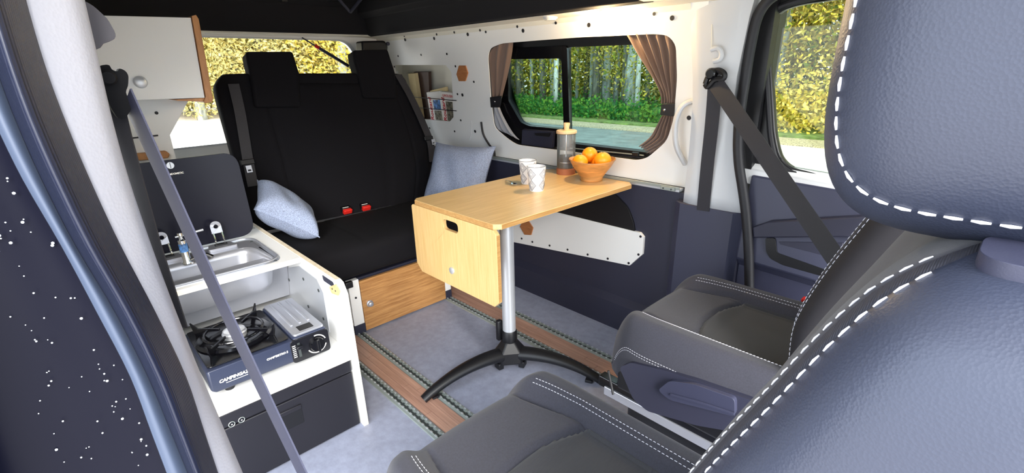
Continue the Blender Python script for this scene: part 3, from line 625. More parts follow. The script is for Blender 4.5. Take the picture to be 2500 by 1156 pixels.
def orange(c, r, label):
    pts = []
    q = MB(); n = 24; prof = [(r*math.sin(math.pi*k/16)*(1 if 0<k<16 else 0)+(1e-5 if k in (0,16) else 0), -r*.96*math.cos(math.pi*k/16)+ (-.0025 if k == 16 else 0)) for k in range(17)]
    q.lathe(prof, V(c), n); t = thing('orange', label, 'orange', V(c)-V((0,0,r)), 'oranges in the wooden bowl'); q.build('fruit', M['orange'], t, smooth=180)
    MB().cyl(V(c)+V((0,0,r*.94)), V(c)+V((0,0,r*.985)), .004, 8).build('stem_end', M['verge'], t)
orange((-.566,.978,.779), .034, 'orange at the left front of the wooden bowl'); orange((-.568,1.046,.801), .034, 'topmost orange at the back of the wooden bowl')
orange((-.488,1.030,.789), .036, 'orange at the right of the wooden bowl'); orange((-.528,1.055,.768), .031, 'partly hidden orange between the other three in the bowl')
def mug(c, label, dec):
    c = V(c); t = thing('mug', label, 'mug', c, 'white tumblers on the table')
    MB().lathe([(0,0),(.027,0),(.0285,.002),(.037,.094),(.0375,.097),(.036,.098),(.0345,.095),(.0265,.008),(0,.006)], c, 36).build('cup', M['ceramic'], t)
    q = MB()
    def sp(a, z): r = .0289+(.0372-.0289)*(z-.002)/.093; return c+V((math.cos(a)*r, math.sin(a)*r, z))
    for k in range(4):
        a0 = k*math.pi/2+.1
        for zc, hh in ((.070,.021),(.026,.021)):
            for s in (1, .72, .42):
                for (e0, e1) in (((0,1),(1,0)),((1,0),(0,-1)),((0,-1),(-1,0)),((-1,0),(0,1))):
                    P = [sp(a0+lerp(e0[0],e1[0],i/5)*.56*s, zc+lerp(e0[1],e1[1],i/5)*hh*s) for i in range(6)]
                    q.tube(P, .0006 if s < 1 else .0009, 4)
    q.build('line_pattern', M['ink'], t, smooth=0)
    MB().tube([c+V((math.cos(2*math.pi*k/36)*.0368, math.sin(2*math.pi*k/36)*.0368, .0978)) for k in range(36)], .0009, 5, closed=True).build('rim_line', M['ink'], t)
mug((-.585,.733,TZ), 'white mug with diamond line pattern, nearer of the two', 1); mug((-.70,.80,TZ), 'white mug standing behind the diamond patterned one', 1)
st = thing('teaspoon', 'small metal teaspoon lying on the table left of the mugs', 'spoon', (-.735,.735,TZ))
a = V((-.765,.775,TZ+.010)); b = V((-.715,.725,TZ+.004)); e = V((-.745,.70,TZ+.006))
MB().tube(spline([V((-.80,.765,TZ+.003)), V((-.765,.75,TZ+.009)), V((-.735,.74,TZ+.008))], 5), [.003]*11, 6, sy=.5).build('handle', M['chrome'], st)
def bowlf(u, v):
    th = v*2*math.pi; r = u; return V((-.715,.733,TZ+.008)) + V((.7,-.2,0)).normalized()*(.019*r*math.cos(th)) + V((.2,.7,0)).normalized()*(.012*r*math.sin(th)) + V((0,0,-.006*(1-r*r)))
MB().grid(bowlf, 8, 20, cv=True).build('spoon_bowl', M['chrome'], st, smooth=180, solid=.001)

# ================================================================== BENCH
bn = thing('rear_bench', 'black cloth bench seat with two headrests and bamboo front', 'bench seat', (-1.5,.45,0))
xf = -1.228
bx = [V((xf,.236,.008)),V((xf,.70,.008)),V((xf,.70,.262)),V((xf,.236,.262))]
pn = MB().prism(bx, (-.018,0,0)).build('front_panel', M['bench'], bn, smooth=0, bevel=.0015)
c = at(902,741,'x',xf); MB().tube([c, c+V((.006,0,0)), c+V((.008,0,0)), c+V((.02,0,0)), c+V((.022,0,0))], [.016,.016,.011,.011,.008], 18).build('lock_knob', M['steel'], pn)
for y0, y1 in ((.183,.234),(.702,.738)):
    p = MB().box((xf-.03,y0,.05),(xf-.002,y1,.275)).build('base_post', M['white'], bn, smooth=0, bevel=.002)
    MB().box((xf-.032,y0-.002,.0),(xf,y1+.002,.05)).build('post_foot', M['navy'], p, smooth=0, bevel=.003)
    MB().cyl((xf-.002,(y0+y1)/2,.19),(xf+.001,(y0+y1)/2,.19),.005,10).build('post_hole', M['rubber'], p)
MB().box((-1.75,.215,.012),(xf-.03,.71,.27)).build('base_box', M['navy'], bn, smooth=0)
def cush(u, v):
    # closed loop across x-z, swept along y
    return None
def sgp(c, e): return math.copysign(abs(c)**e, c)
def seatf(u, v):
    y = lerp(-.045, .93, u); th = v*2*math.pi
    e = .45; w = 1.0
    ed = min(u, 1-u)*.975
    k = 1 - .10*max(0, 1-ed/.03)**2
    x = -1.455 + sgp(math.cos(th), e)*.275*k; z = .375 + sgp(math.sin(th), e)*.088*k
    if z > .42 and -1.7 < x < -1.2:
        for s in (.34, .66): z -= .006*math.exp(-((u-s)/.008)**2)
    if x < -1.3 and z > .4: z -= .012*(-1.3-x)/.4
    return V((x, y, z))
sq = MB().grid(seatf, 90, 48, cv=True); sq.f += [tuple(range(47,-1,-1)), tuple(89*48+k for k in range(48))]
sq.build('seat_cushion', M['benchcloth'], bn, smooth=60)
# bracket under the cushion corner
MB().box((-1.21,.155,.262),(-1.19,.19,.292)).build('latch_bracket', M['black'], bn, bevel=.004)
BP0 = V((-1.70,0,.42)); BD = V((-.16,0,.72)).normalized(); BNn = V((.72,0,.16)).normalized()
def bp(px, py, off=0):
    d = ray(px, py); p0 = BP0+BNn*off; return CAM + d*((p0-CAM).dot(BNn)/d.dot(BNn))
Lc = spline([bp(*p) for p in [(548,176),(534,192),(530,220),(556,320),(590,440),(625,570)]], 8); Rc = spline([bp(*p) for p in [(980,176),(996,190),(1008,220),(1040,310),(1060,400),(1052,482)]], 8)
nb = len(Lc)
def backf(u, v):
    i = min(int(round(u*(nb-1))), nb-1); L_, R_ = Lc[i], Rc[i]
    th = v*2*math.pi; s = .5-.5*sgp(math.cos(th), .35); f = sgp(math.sin(th), .5)
    p = lerp(L_, R_, s); th_ = .065*(1 - .55*max(0, 1-u/.12)**2)
    g = 0
    if f > 0:
        for sc_ in (.19, .43, .71, .885):
            if u > .28: g += .008*math.exp(-((s-sc_)/.007)**2)
        g += .006*math.exp(-((u-.33)/.012)**2) if .15 < s < .93 else 0
        g -= .012*math.sin(math.pi*min(1, max(0, (s-.15)/.75)))*(u > .3)*min(1, (u-.3)/.1)
    return p + BNn*(f*th_ - g - .06)
bq = MB().grid(backf, nb, 220, cv=True); bq.f += [tuple(range(219,-1,-1)), tuple((nb-1)*220+k for k in range(220))]
bq.build('backrest', M['benchcloth'], bn, smooth=50)
for pts in ([(600,125),(716,125),(732,178),(736,262),(624,262),(612,182),(604,150)], [(862,122),(948,120),(966,178),(970,240),(888,240),(876,182),(866,150)]):
    h = MB().prism([bp(*p, .03) for p in pts], -BNn*.085).build('headrest', M['benchcloth'], bn, smooth=40, bevel=.014, segs=3)
# seat belts and buckles of the bench
def bbelt(l, label, pl, hook):
    P = spline([bp(*p, .012) for p in l], 5); t = thing('bench_belt', label, 'seat belt', P[-1], 'bench seat belts')
    MB().ribbon(P, V((0,.023,0)), .001).build('webbing', M['belt'], t)
    c = bp(*pl, .02); a = BD*.012; s = V((0,.03,0)); MB().obox(c, a, s, BNn*.007).build('tongue_housing', M['black'], t, bevel=.003)
    c2 = bp(*hook, .026); MB().prism([c2-V((0,.012,0))+BD*.014, c2+V((0,.012,0))+BD*.014, c2+V((0,.012,0))-BD*.018, c2-V((0,.012,0))-BD*.018], BNn*.002, [[c2-V((0,.007,0))-BD*.004, c2+V((0,.007,0))-BD*.004, c2+V((0,.007,0))-BD*.012, c2-V((0,.007,0))-BD*.012]]).build('tongue', M['steel'], t, smooth=0)
bbelt([(570,205),(585,270),(597,340),(606,395),(618,455)], 'seat belt on the left of the bench backrest above the left pillow', (604,396), (608,412))
bbelt([(972,182),(1002,235),(1030,295),(1050,345),(1056,395)], 'seat belt on the right of the bench backrest by the wall pocket', (1046,338), (1058,346))
for px, py, lb in ((848,516,'red belt buckle on the bench, left of two'), (894,508,'red belt buckle on the bench, right of two')):
    c = at(px, py, 'x', -1.675); t = thing('belt_buckle', lb, 'buckle', c-V((0,0,.012)), 'red belt buckles')
    MB().obox(c, V((.012,0,-.004)), V((0,.023,0)), V((.006,0,.012))).build('release_button', M['red'], t, bevel=.004)
    MB().obox(c+V((-.018,0,.008)), V((.014,0,-.005)), V((0,.026,0)), V((.006,0,.013))).build('buckle_housing', M['black'], t, bevel=.004)
    MB().obox(c+V((-.006,-.004,.0205)), V((.003,0,0)), V((0,.016,0)), V((0,0,.001))).build('slot_label', M['paper'], t)
bg_ = thing('belt_reel', 'black belt reel box high up behind the right bench headrest', 'belt reel', at(912,140,'x',-2.0))
MB().prism([at(*p,'x',-1.98) for p in [(884,100),(940,99),(948,112),(946,145),(886,150)]], (-.08,0,0)).build('reel_cover', M['black'], bg_, bevel=.01, segs=3)
c = at(946,107,'x',-1.975); MB().cyl(c, c+V((.01,0,0)), .01, 12).build('cover_cap', M['navy'], bg_)

# pillows
def pillow(c, wv, hv, hw, hh, th, label):
    wv = V(wv).normalized(); hv = (V(hv)-wv*V(hv).dot(wv)).normalized(); nv = wv.cross(hv); c = V(c)
    t = thing('pillow', label, 'pillow', c-V((0,0,.12)), 'blue pillows')
    def half(sg):
        def fn(u, v):
            a = u*2-1; b = v*2-1
            x = a*hw*(1-.10*(1-b*b)); y = b*hh*(1-.10*(1-a*a))
            z = th*((1-a**4)*(1-b**4))**.55 + .004*math.sin(7*a+3*b)*(1-a*a)*(1-b*b)
            return c + wv*x + hv*y + nv*(sg*z)
        return fn
    b = MB(); b.grid(half(1), 34, 34); b.grid(half(-1), 34, 34)
    b.build('cover', M['pillow'], t, smooth=180)
    ed = [(-1+2*k/24, -1) for k in range(24)]+[(1, -1+2*k/24) for k in range(24)]+[(1-2*k/24, 1) for k in range(24)]+[(-1, 1-2*k/24) for k in range(24)]
    MB().tube([c+wv*(a*hw*(1-.10*(1-b_*b_)))+hv*(b_*hh*(1-.10*(1-a*a))) for a, b_ in ed], .0022, 6, closed=True).build('seam_piping', M['pillow'], t)
def pillow4(C_, B_, D_, A_, th, label):
    t = thing('pillow', label, 'pillow', (C_+B_+D_+A_)/4-V((0,0,.12)), 'blue pillows')
    nv = (B_-C_).cross(A_-C_).normalized()
    def base(a, b):
        a2 = .5+(a-.5)*(1-.10*(1-(2*b-1)**2)); b2 = .5+(b-.5)*(1-.10*(1-(2*a-1)**2)); return lerp(lerp(C_, B_, a2), lerp(A_, D_, a2), b2)
    def half(sg):
        def fn(u, v):
            a = u*2-1; b = v*2-1; z = th*((1-a**4)*(1-b**4))**.55 + .004*math.sin(7*a+3*b)*(1-a*a)*(1-b*b); return base(u, v)+nv*(sg*z)
        return fn
    q = MB(); q.grid(half(1), 34, 34); q.grid(half(-1), 34, 34); q.build('cover', M['pillow'], t, smooth=180)
    ed = [(k/24, 0) for k in range(24)]+[(1, k/24) for k in range(24)]+[(1-k/24, 1) for k in range(24)]+[(0, 1-k/24) for k in range(24)]
    MB().tube([base(*e) for e in ed], .0022, 6, closed=True).build('seam_piping', M['pillow'], t)
pillow4(at(620,512,'x',-1.40), at(780,580,'z',.485), at(765,545,'x',-1.60)+V((0,0,.02)), at(628,440,'x',-1.60), .08, 'pale blue pillow slumped beside the sink lid at the left of the bench')
TL = at(1060,356,'x',-1.60); TR = at(1200,366,'y',1.04); BL = at(1052,468,'x',-1.52)
pillow((TR+BL)/2+V((-.005,-.012,-.012)), TR-TL, TL-BL, (TR-TL).length*.5+.006, .165, .06, 'blue melange pillow propped against the far wall behind the table')
# ================================================================== KITCHEN
KX, KXB, KY, KT = -.641, -1.60, -.064, .547
ku = thing('kitchen_unit', 'white kitchen unit with open stove shelf and side panel', 'kitchen unit', (-1.1,-.3,0))
kyi = KY-.018
slot = roundpoly([V((-.79,kyi,.512)),V((-.70,kyi,.512)),V((-.70,kyi,.534)),V((-.79,kyi,.534))], .009, 4)
side = [V((KXB,kyi,0)),V((KX,kyi,0)),V((KX,kyi,KT-.04)),V((KX-.022,kyi,KT-.005)),V((KX-.04,kyi,KT)),V((KXB,kyi,KT))]
sp_ = MB().prism(side, (0,.018,0), [slot]).build('side_panel', M['kwhite'], ku, smooth=0, bevel=.001)
MB().prism([p+V((0,.0015,0)) for p in slot], (0,.012,0)).build('grip_insert', M['navy'], sp_, smooth=0)
# pale ply edges along the panel front and top
MB().box((KX-.0005,kyi+.0015,.001),(KX+.001,KY-.0015,KT-.042)).build('ply_edge', M['ply'], sp_, smooth=0)
MB().box((KXB,kyi+.0015,KT-.0005),(KX-.042,KY-.0015,KT+.001)).build('ply_edge', M['ply'], sp_, smooth=0)
MB().prism(roundpoly([at(*p,'y',kyi-.0005) for p in [(806,700),(822,694),(832,712),(828,722),(812,716)]], .004, 2), (0,-.004,0)).build('bamboo_catch', M['table'], sp_, smooth=0, bevel=.001)
for p in ((811,706),(819,711)):
    c = at(*p,'y',kyi-.005); MB().cyl(c, c+V((0,-.001,0)), .003, 8).build('screw', M['slot'], sp_)
lin_ = [at(*p,'y',kyi-.0005) for p in [(640,664),(732,650),(775,682),(791,716),(806,812),(690,790),(620,760)]]
lf = MB().prism(lin_, (0,-.0025,0)).build('splash_lining', M['alu_p'], ku, smooth=0)
for p in [(706,684),(741,682),(778,710),(753,749),(721,764),(790,779)]:
    c = at(*p,'y',kyi-.0032); MB().cyl(c, c+V((0,-.0015,0)), .006, 10).build('hole_plug', M['slot'], lf)
MB().box((-1.30,-.56,.276),(KX,kyi-.0005,.294)).build('shelf', M['kwhite'], ku, smooth=0, bevel=.001)
MB().box((KX-.0005,-.56,.2775),(KX+.001,kyi-.001,.2925)).build('shelf_edge', M['ply'], ku, smooth=0)
MB().box((-1.45,-.57,0),(-1.432,kyi-.0005,KT-.02)).build('back_panel', M['kwhite'], ku, smooth=0)
MB().box((-1.43,-.578,0),(KX,-.561,KT)).build('side_panel', M['kwhite'], ku, smooth=0, bevel=.001)
# worktop with sink cut-out
x0, x1 = -1.45, -.962; sy0, sy1 = -.545, -.128; sx0, sx1 = -1.335, -.985
srect = roundpoly([V((sx0,sy0,KT)),V((sx1,sy0,KT)),V((sx1,sy1,KT)),V((sx0,sy1,KT))], .06, 6)
MB().prism([V((x0,-.57,KT)),V((x1,-.57,KT)),V((x1,kyi-.0005,KT)),V((x0,kyi-.0005,KT))],(0,0,-.018),[srect]).build('worktop', M['kwhite'], ku, smooth=0, bevel=.001)
MB().box((x1-.0005,-.56,KT-.0165),(x1+.001,kyi-.001,KT-.0015)).build('worktop_edge', M['ply'], ku, smooth=0)
MB().prism([V((-1.10,-.56,.53)),V((-1.10,kyi-.004,.53)),V((-1.16,kyi-.004,.335)),V((-1.16,-.56,.335))],(-.003,0,0)).build('heat_shield', M['steel'], ku, smooth=0)
# sink
sk = thing('sink', 'stainless steel inset sink with dark glass lid folded upright', 'sink', (-1.16,-.33,.43))
def scl(poly, dx, dz, c=V((-1.16,-.336,KT))): 
    out = []
    for p in poly:
        d = p-c; L = max(abs(d.x), 1e-6); out.append(V((p.x-math.copysign(min(dx, abs(d.x)), d.x), p.y-math.copysign(min(dx, abs(d.y)), d.y), KT+dz)))
    return out
bas = roundpoly([V((-1.215,-.525,KT)),V((-1.0,-.525,KT)),V((-1.0,-.145,KT)),V((-1.215,-.175,KT))], .05, 6)
o1 = scl(srect, -.008, .0005); 
MB().prism([p+V((0,0,.002)) for p in o1], (0,0,.0025), [[V((p.x,p.y,KT+.0025)) for p in bas]]).build('rim', M['steel'], sk, smooth=30, bevel=.0012)
MB().tube([p+V((0,0,.005)) for p in o1], .003, 6, closed=True).build('rim_bead', M['steel'], sk)
cb = V((-1.105,-.335,0)); n = len(bas); rings = []
for dz, k in ((.004,1.0),(-.02,.97),(-.085,.90),(-.105,.82),(-.112,.4)):
    rings.append([V((cb.x+(p.x-cb.x)*k, cb.y+(p.y-cb.y)*k, KT+dz)) for p in bas])
q = MB(); q.add([p for r in rings for p in r], [(j*n+i, j*n+(i+1) % n, (j+1)*n+(i+1) % n, (j+1)*n+i) for j in range(4) for i in range(n)]+[tuple(4*n+i for i in range(n))])
q.build('basin', M['steel'], sk, smooth=50, solid=.0012)
MB().tube([(cb.x,cb.y,KT-.113),(cb.x,cb.y,KT-.109),(cb.x,cb.y,KT-.108)], [.03,.03,.024], 20).build('drain', M['chrome'], sk)
for p in ((416,642),(546,610)):
    c = at(*p,'z',KT+.004); c.x = -1.285
    MB().prism(roundpoly([c+V((.045,-.05,.0)),c+V((.045,.05,.0)),c+V((-.02,.035,.0)),c+V((-.02,-.035,.0))], .012, 3), (0,0,.012)).build('hinge_boss', M['steel'], sk, smooth=30, bevel=.006)
    b = c+V((0,0,.012))
    h = MB().prism([b+V((0,-.018,.045)), b+V((0,.018,.045))]+[b+V((-.004,.018*math.cos(a),.072+.018*math.sin(a))) for a in [k*math.pi/8 for k in range(9)]][0:9], (.0025,0,0), [[b+V((-.002,.008*math.cos(k*math.pi/5),.070+.008*math.sin(k*math.pi/5))) for k in range(10)]])
    hh = h.build('hinge_plate', M['steel'], sk, smooth=0)
    for s in (-.014,.014):
        MB().tube(spline([b+V((.012,s,0)), b+V((.014,s,.02)), b+V((.002,s,.046))], 4), .0028, 6).build('hinge_wire', M['chrome'], hh)
    MB().box((b.x+.004,b.y-.02,b.z-.001),(b.x+.02,b.y+.02,b.z+.006)).build('hinge_foot', M['black'], hh, bevel=.001)
for p in ((614,591),(673,637)):
    c = at(*p,'z',KT+.005); MB().cyl(c, c+V((0,0,.0015)), .005, 10).build('screw', M['slot'], sk)
fc = at(459,644,'z',KT+.005); ft = thing('faucet', 'chrome fold-down faucet with blue sticker on the sink ledge', 'faucet', fc)
MB().lathe([(0,0),(.017,0),(.017,.006),(.0125,.012),(.0125,.075),(.0115,.085),(.006,.09),(.006,.1),(.009,.103),(.008,.112),(0,.114)], fc, 24).build('column', M['chrome'], ft)
MB().lathe([(.0129,.045),(.0131,.046),(.0131,.073),(.0129,.074)], fc, 24).build('sticker', M['photo1'], ft)
MB().tube([fc+V((.0,-.015,.1)), fc+V((-.002,.012,.101)), fc+V((-.004,.07,.105))], [.003,.003,.004], 8).build('lever', M['alu_p'], ft)
MB().tube(spline([fc+V((.01,.01,.012)), fc+V((.02,.035,.022)), fc+V((.035,.055,.028)), fc+V((.05,.07,.018))], 5), [.006]*16, 8).build('spout', M['chrome'], ft)
MB().lathe([(0,0),(.015,0),(.013,.02),(.016,.026),(0,.028)], fc+V((.01,.045,0)), 18).build('tap_knob', M['chrome'], ft)
# glass lid
lidp = roundpoly([V((-1.325,-.53,.562)),V((-1.325,-.118,.562)),V((-1.345,-.118,.885)),V((-1.345,-.53,.885))], .055, 8)
gl = MB().prism(lidp, (-.005,0,0)).build('glass_lid', M['lid'], sk, smooth=30, bevel=.001)
c = V((-1.3425,-.335,.866)); MB().cyl(c, c+V((.004,0,0)), .0115, 24).build('knob', M['alu_p'], gl)
MB().box((c.x+.004,c.y-.001,c.z-.010),(c.x+.0048,c.y+.001,c.z+.010)).build('knob_slot', M['slot'], gl, smooth=0)
c2 = at(430,424,'x',-1.340)
text('lettering', 'DOMETIC', M['paper'], gl, .0085, c2+V((.0012,.004,0)), (0,1,0), (0,0,1), .0003, bold=.0003)
MB().prism([c2+V((.0008,-.020,0)), c2+V((.0008,-.0165,.0035)), c2+V((.0008,-.013,0)), c2+V((.0008,-.0165,-.0035))], (.0006,0,0)).build('logo_mark', M['paper'], gl, smooth=0)
# camping stove
sv = thing('camping_stove', 'dark blue single burner camping stove on the kitchen shelf', 'stove', (-.84,-.3,.294))
SX0, SX1, SY0, SY1, SZ = -.995, -.705, -.472, -.128, .312
MB().prism([V((SX1,SY0+.012,SZ)),V((SX1+.004,SY0,SZ+.012)),V((SX1+.004,SY0,SZ+.075)),V((SX1+.004,SY1-.105,SZ+.075)),V((SX1+.004,SY1-.105,SZ))],(SX0-SX1,0,0)).build('body', M['stove'], sv, smooth=30, bevel=.006, segs=3)
MB().prism([V((SX1,SY1-.105,SZ)),V((SX1,SY1,SZ)),V((SX1,SY1,SZ+.078)),V((SX1,SY1-.105,SZ+.078))],(SX0-SX1,0,0)).build('gas_compartment', M['stove'], sv, smooth=30, bevel=.006, segs=3)
cv = MB().prism(roundpoly([V((SX1-.005,SY1-.1,SZ+.0785)),V((SX1-.005,SY1-.004,SZ+.0785)),V((SX0+.004,SY1-.004,SZ+.0785)),V((SX0+.004,SY1-.1,SZ+.0785))], .01, 3),(0,0,.007)).build('gas_cover', M['steel'], sv, bevel=.002)
for k in range(3): MB().box((SX0+.02,SY1-.085+.027*k,SZ+.085),(SX1-.07,SY1-.077+.027*k,SZ+.089)).build('cover_rib', M['steel'], cv, bevel=.0015)
MB().box((SX1-.055,SY1-.075,SZ+.0845),(SX1-.02,SY1-.03,SZ+.0865)).build('cover_recess', M['stoveblk'], cv, bevel=.001)
MB().prism(roundpoly([V((SX1-.01,SY0+.008,SZ+.076)),V((SX1-.01,SY1-.112,SZ+.076)),V((SX0+.008,SY1-.112,SZ+.076)),V((SX0+.008,SY0+.008,SZ+.076))], .012, 3),(0,0,.004)).build('drip_tray', M['blackgloss'], sv, bevel=.0015)
bc2 = V(((SX0+SX1)/2-.005, (SY0+SY1)/2-.055, SZ+.080))
MB().lathe([(.105,.0),(.108,.004),(.100,.010),(.092,.006),(.07,-.0005),(.04,.0)], bc2, 40).build('drip_ring', M['blackgloss'], sv)
MB().lathe([(0,.0),(.033,.0),(.034,.012),(.030,.016),(.029,.022),(.022,.026),(.010,.027),(0,.027)], bc2, 32).build('burner', M['alu_p'], sv)
for r_, z_ in ((.034,.013),(.0305,.021)): MB().tube([bc2+V((math.cos(k*math.pi/14)*r_, math.sin(k*math.pi/14)*r_, z_)) for k in range(28)], .0015, 5, closed=True).build('burner_ring', M['steel'], sv)
tr = MB().tube([bc2+V((math.cos(k*math.pi/20)*.082, math.sin(k*math.pi/20)*.082, .020)) for k in range(40)], .0045, 8, closed=True).build('pan_support', M['blackgloss'], sv)
for k in range(4):
    a = math.pi/4+k*math.pi/2; d = V((math.cos(a), math.sin(a), 0)); s = V((-d.y,d.x,0))
    pts = [bc2+d*.045+V((0,0,.026)), bc2+d*.115+V((0,0,.026)), bc2+d*.135+V((0,0,.045)), bc2+d*.130+V((0,0,.018)), bc2+d*.125+V((0,0,.0)), bc2+d*.112+V((0,0,.0)), bc2+d*.100+V((0,0,.014)), bc2+d*.045+V((0,0,.018))]
    MB().prism([p-s*.003 for p in pts], s*.006).build('support_arm', M['blackgloss'], tr, smooth=0, bevel=.001)
# control panel
xp = SX1+.006
cp = MB().prism(roundpoly([V((xp,SY1-.118,SZ-.004)),V((xp,SY1+.002,SZ-.004)),V((xp,SY1+.002,SZ+.074)),V((xp,SY1-.118,SZ+.074))], .012, 4),(-.008,0,0)).build('control_panel', M['stoveblk'], sv, smooth=30, bevel=.002)
kc = V((xp+.001, SY1-.040, SZ+.036))
MB().tube([kc, kc+V((.006,0,0)), kc+V((.014,0,0))], [.024,.024,.021], 28).build('knob', M['blackgloss'], cp)
MB().obox(kc+V((.017,0,0)), V((.004,0,0)), V((0,.004,0)), V((0,0,.020))).build('knob_grip', M['blackgloss'], cp, bevel=.001)
q = MB()
for k in range(22):
    a = -2.6+k*.2
    if -.2 < a < .25: continue
    q.obox(kc+V((.0008, math.cos(a)*.030, math.sin(a)*.030)), V((.0005,0,0)), V((0,math.cos(a),math.sin(a)))*.0016, V((0,-math.sin(a),math.cos(a)))*.003)
q.build('dial_marks', M['paper'], cp, smooth=0)
MB().box((xp+.0005,SY1-.098,SZ+.012),(xp+.001,SY1-.090,SZ+.062)).build('lever_slot', M['slot'], cp, smooth=0)
MB().obox((xp+.007,SY1-.094,SZ+.050), (.008,0,0), (0,.008,0), (0,0,.005)).build('lever', M['stoveblk'], cp, bevel=.0015)
q = MB()
for k in range(7): q.box((xp+.0005,SY1-.114,SZ+.016+k*.0065),(xp+.0011,SY1-.104,SZ+.0185+k*.0065))
q.build('level_marks', M['paper'], cp, smooth=0)
text('lettering', 'CAMPINGAZ', M['paper'], sv, .0135, V((SX1+.0062,SY0+.062,SZ+.034)), (0,1,0), (0,0,1), .0004, bold=.0005, shear=.25)
MB().box((SX1+.0045,SY0+.04,SZ+.0225),(SX1+.0055,SY0+.098,SZ+.0238)).build('logo_underline', M['paper'], sv, smooth=0)
text('lettering', "CAMP'BISTRO 2", M['paper'], sv, .009, V((SX1+.0052,SY0+.185,SZ+.045)), (0,1,0), (0,0,1), .0004, bold=.0003, shear=.2)
for y in (SY0+.05, SY1-.05):
    for x in (SX0+.03, SX1-.03): MB().tube([(x,y,.294),(x,y,.300),(x,y,.314)], [.013,.013,.016], 12).build('foot', M['rubber'], sv)
# fridge box
fg = thing('cool_box', 'black front-opening cool box under the stove shelf', 'cool box', (-.9,-.3,0))
MB().box((-1.2,-.535,.003),(-.668,kyi-.004,.268)).build('body', M['fridge'], fg, bevel=.006)
MB().box((-.672,-.54,.222),(-.655,kyi-.004,.270)).build('control_strip', M['fridge'], fg, bevel=.006, segs=3)
dr2 = MB().box((-.672,-.54,.004),(-.661,kyi-.004,.216)).build('door', M['fridge'], fg, bevel=.003)
a = at(680,1012,'x',-.66); b = at(733,1000,'x',-.66)
MB().box((-.6615,-.342,.118),(-.6595,-.262,.188)).build('handle_recess', M['black'], dr2, bevel=.0008)
MB().box((-.661,-.342,.172),(-.656,-.262,.188)).build('handle_lip', M['fridge'], dr2, bevel=.002)
for p in ((566,1037),(590,1026)):
    c = at(*p,'x',-.6545); MB().tube([c+V((math.cos(0)*0,math.cos(k*math.pi/10)*.008, math.sin(k*math.pi/10)*.008)) for k in range(20)], .0012, 5, closed=True).build('button_ring', M['alu'], fg)
    MB().cyl(c-V((.001,0,0)), c+V((.001,0,0)), .006, 14).build('button', M['stoveblk'], fg); MB().cyl(c, c+V((.0015,0,0)), .002, 8).build('button_mark', M['paper'], fg)

# ---- upper cabinet and rear panel
XC = -1.55
uc = thing('wall_cabinet', 'white wall cabinet with oak side and round knob, upper left', 'cabinet', (-1.8,-.3,1.07))
TLc = at(240,36,'x',XC); 
dp = [at(*p,'x',XC) for p in [(180,36),(466,43),(500,239),(180,250)]]
MB().prism([V((XC-.02,p.y,p.z)) for p in dp], (-.30,0,0)).build('carcass', M['kwhite'], uc, smooth=0)
dd = MB().prism(dp, (-.018,0,0)).build('door', M['kwhite'], uc, smooth=0, bevel=.0015)
c = at(343,201,'x',XC+.004); MB().tube([c-V((.004,0,0)), c+V((.004,0,0)), c+V((.012,0,0)), c+V((.015,0,0))], [.021,.021,.017,.010], 24).build('knob', M['alu_p'], dd)
yr0 = dp[1].y+.002; 
ep = [V((XC+.006,dp[1].y+.003,dp[1].z+.006)), V((XC+.006,dp[2].y+.003,dp[2].z+.004)), V((XC+.004,dp[2].y-.008,dp[2].z-.014)), V((XC+.004,dp[2].y-.004,dp[2].z-.02)), V((XC+.006,dp[2].y+.020,dp[2].z-.018)), V((XC+.006,dp[2].y+.026,dp[2].z-.008)), V((XC+.006,dp[1].y+.024,dp[1].z-.004)), V((XC+.006,dp[1].y+.018,dp[1].z+.010))]
MB().prism(ep, (-.32,0,0)).build('side_board', M['oak'], uc, smooth=0, bevel=.002)
MB().prism([V((XC-.004,dp[2].y-.10,dp[2].z-.001)), V((XC-.004,dp[2].y+.0,dp[2].z-.001)), V((XC-.004,dp[2].y-.004,dp[2].z-.014)), V((XC-.004,dp[2].y-.09,dp[2].z-.006))], (-.3,0,0)).build('bottom_board', M['oak'], uc, smooth=0)
XP = -1.72
rp_ = thing('pocket_board', 'grey white panel with elastic loop below the wall cabinet', 'panel', (-1.72,-.35,.55))
MB().prism([at(*p,'x',XP) for p in [(150,225),(463,225),(460,246),(415,330),(430,388),(432,460),(150,470)]], (-.012,0,0)).build('board', M['white'], rp_, smooth=0, bevel=.001)
c = at(382,276,'x',XP+.0005); MB().cyl(c, c+V((.0015,0,0)), .0065, 12).build('hole_plug', M['rubber'], rp_)
MB().tube([at(260,344,'x',XP+.012), at(386,331,'x',XP+.012)], .003, 6).build('elastic_band', M['rubber'], rp_)
lg_ = [at(*p,'x',XP+.0005) for p in [(285,378),(402,367),(411,374),(408,384),(285,395)]]
tag(MB().prism(lg_, (.035,0,0)).build('wooden_ledge', M['oak'], smooth=0, bevel=.005, segs=3), 'small oak spice ledge on the panel above the sink lid', 'ledge')
gbk = [at(*p,'x',XP+.002) for p in [(258,285),(297,283),(300,384),(258,388)]]
tag(MB().prism(gbk, (.02,0,0)).build('green_booklet', M['greenbook'], smooth=0, bevel=.002), 'green booklet held behind the belt at the left panel', 'booklet')
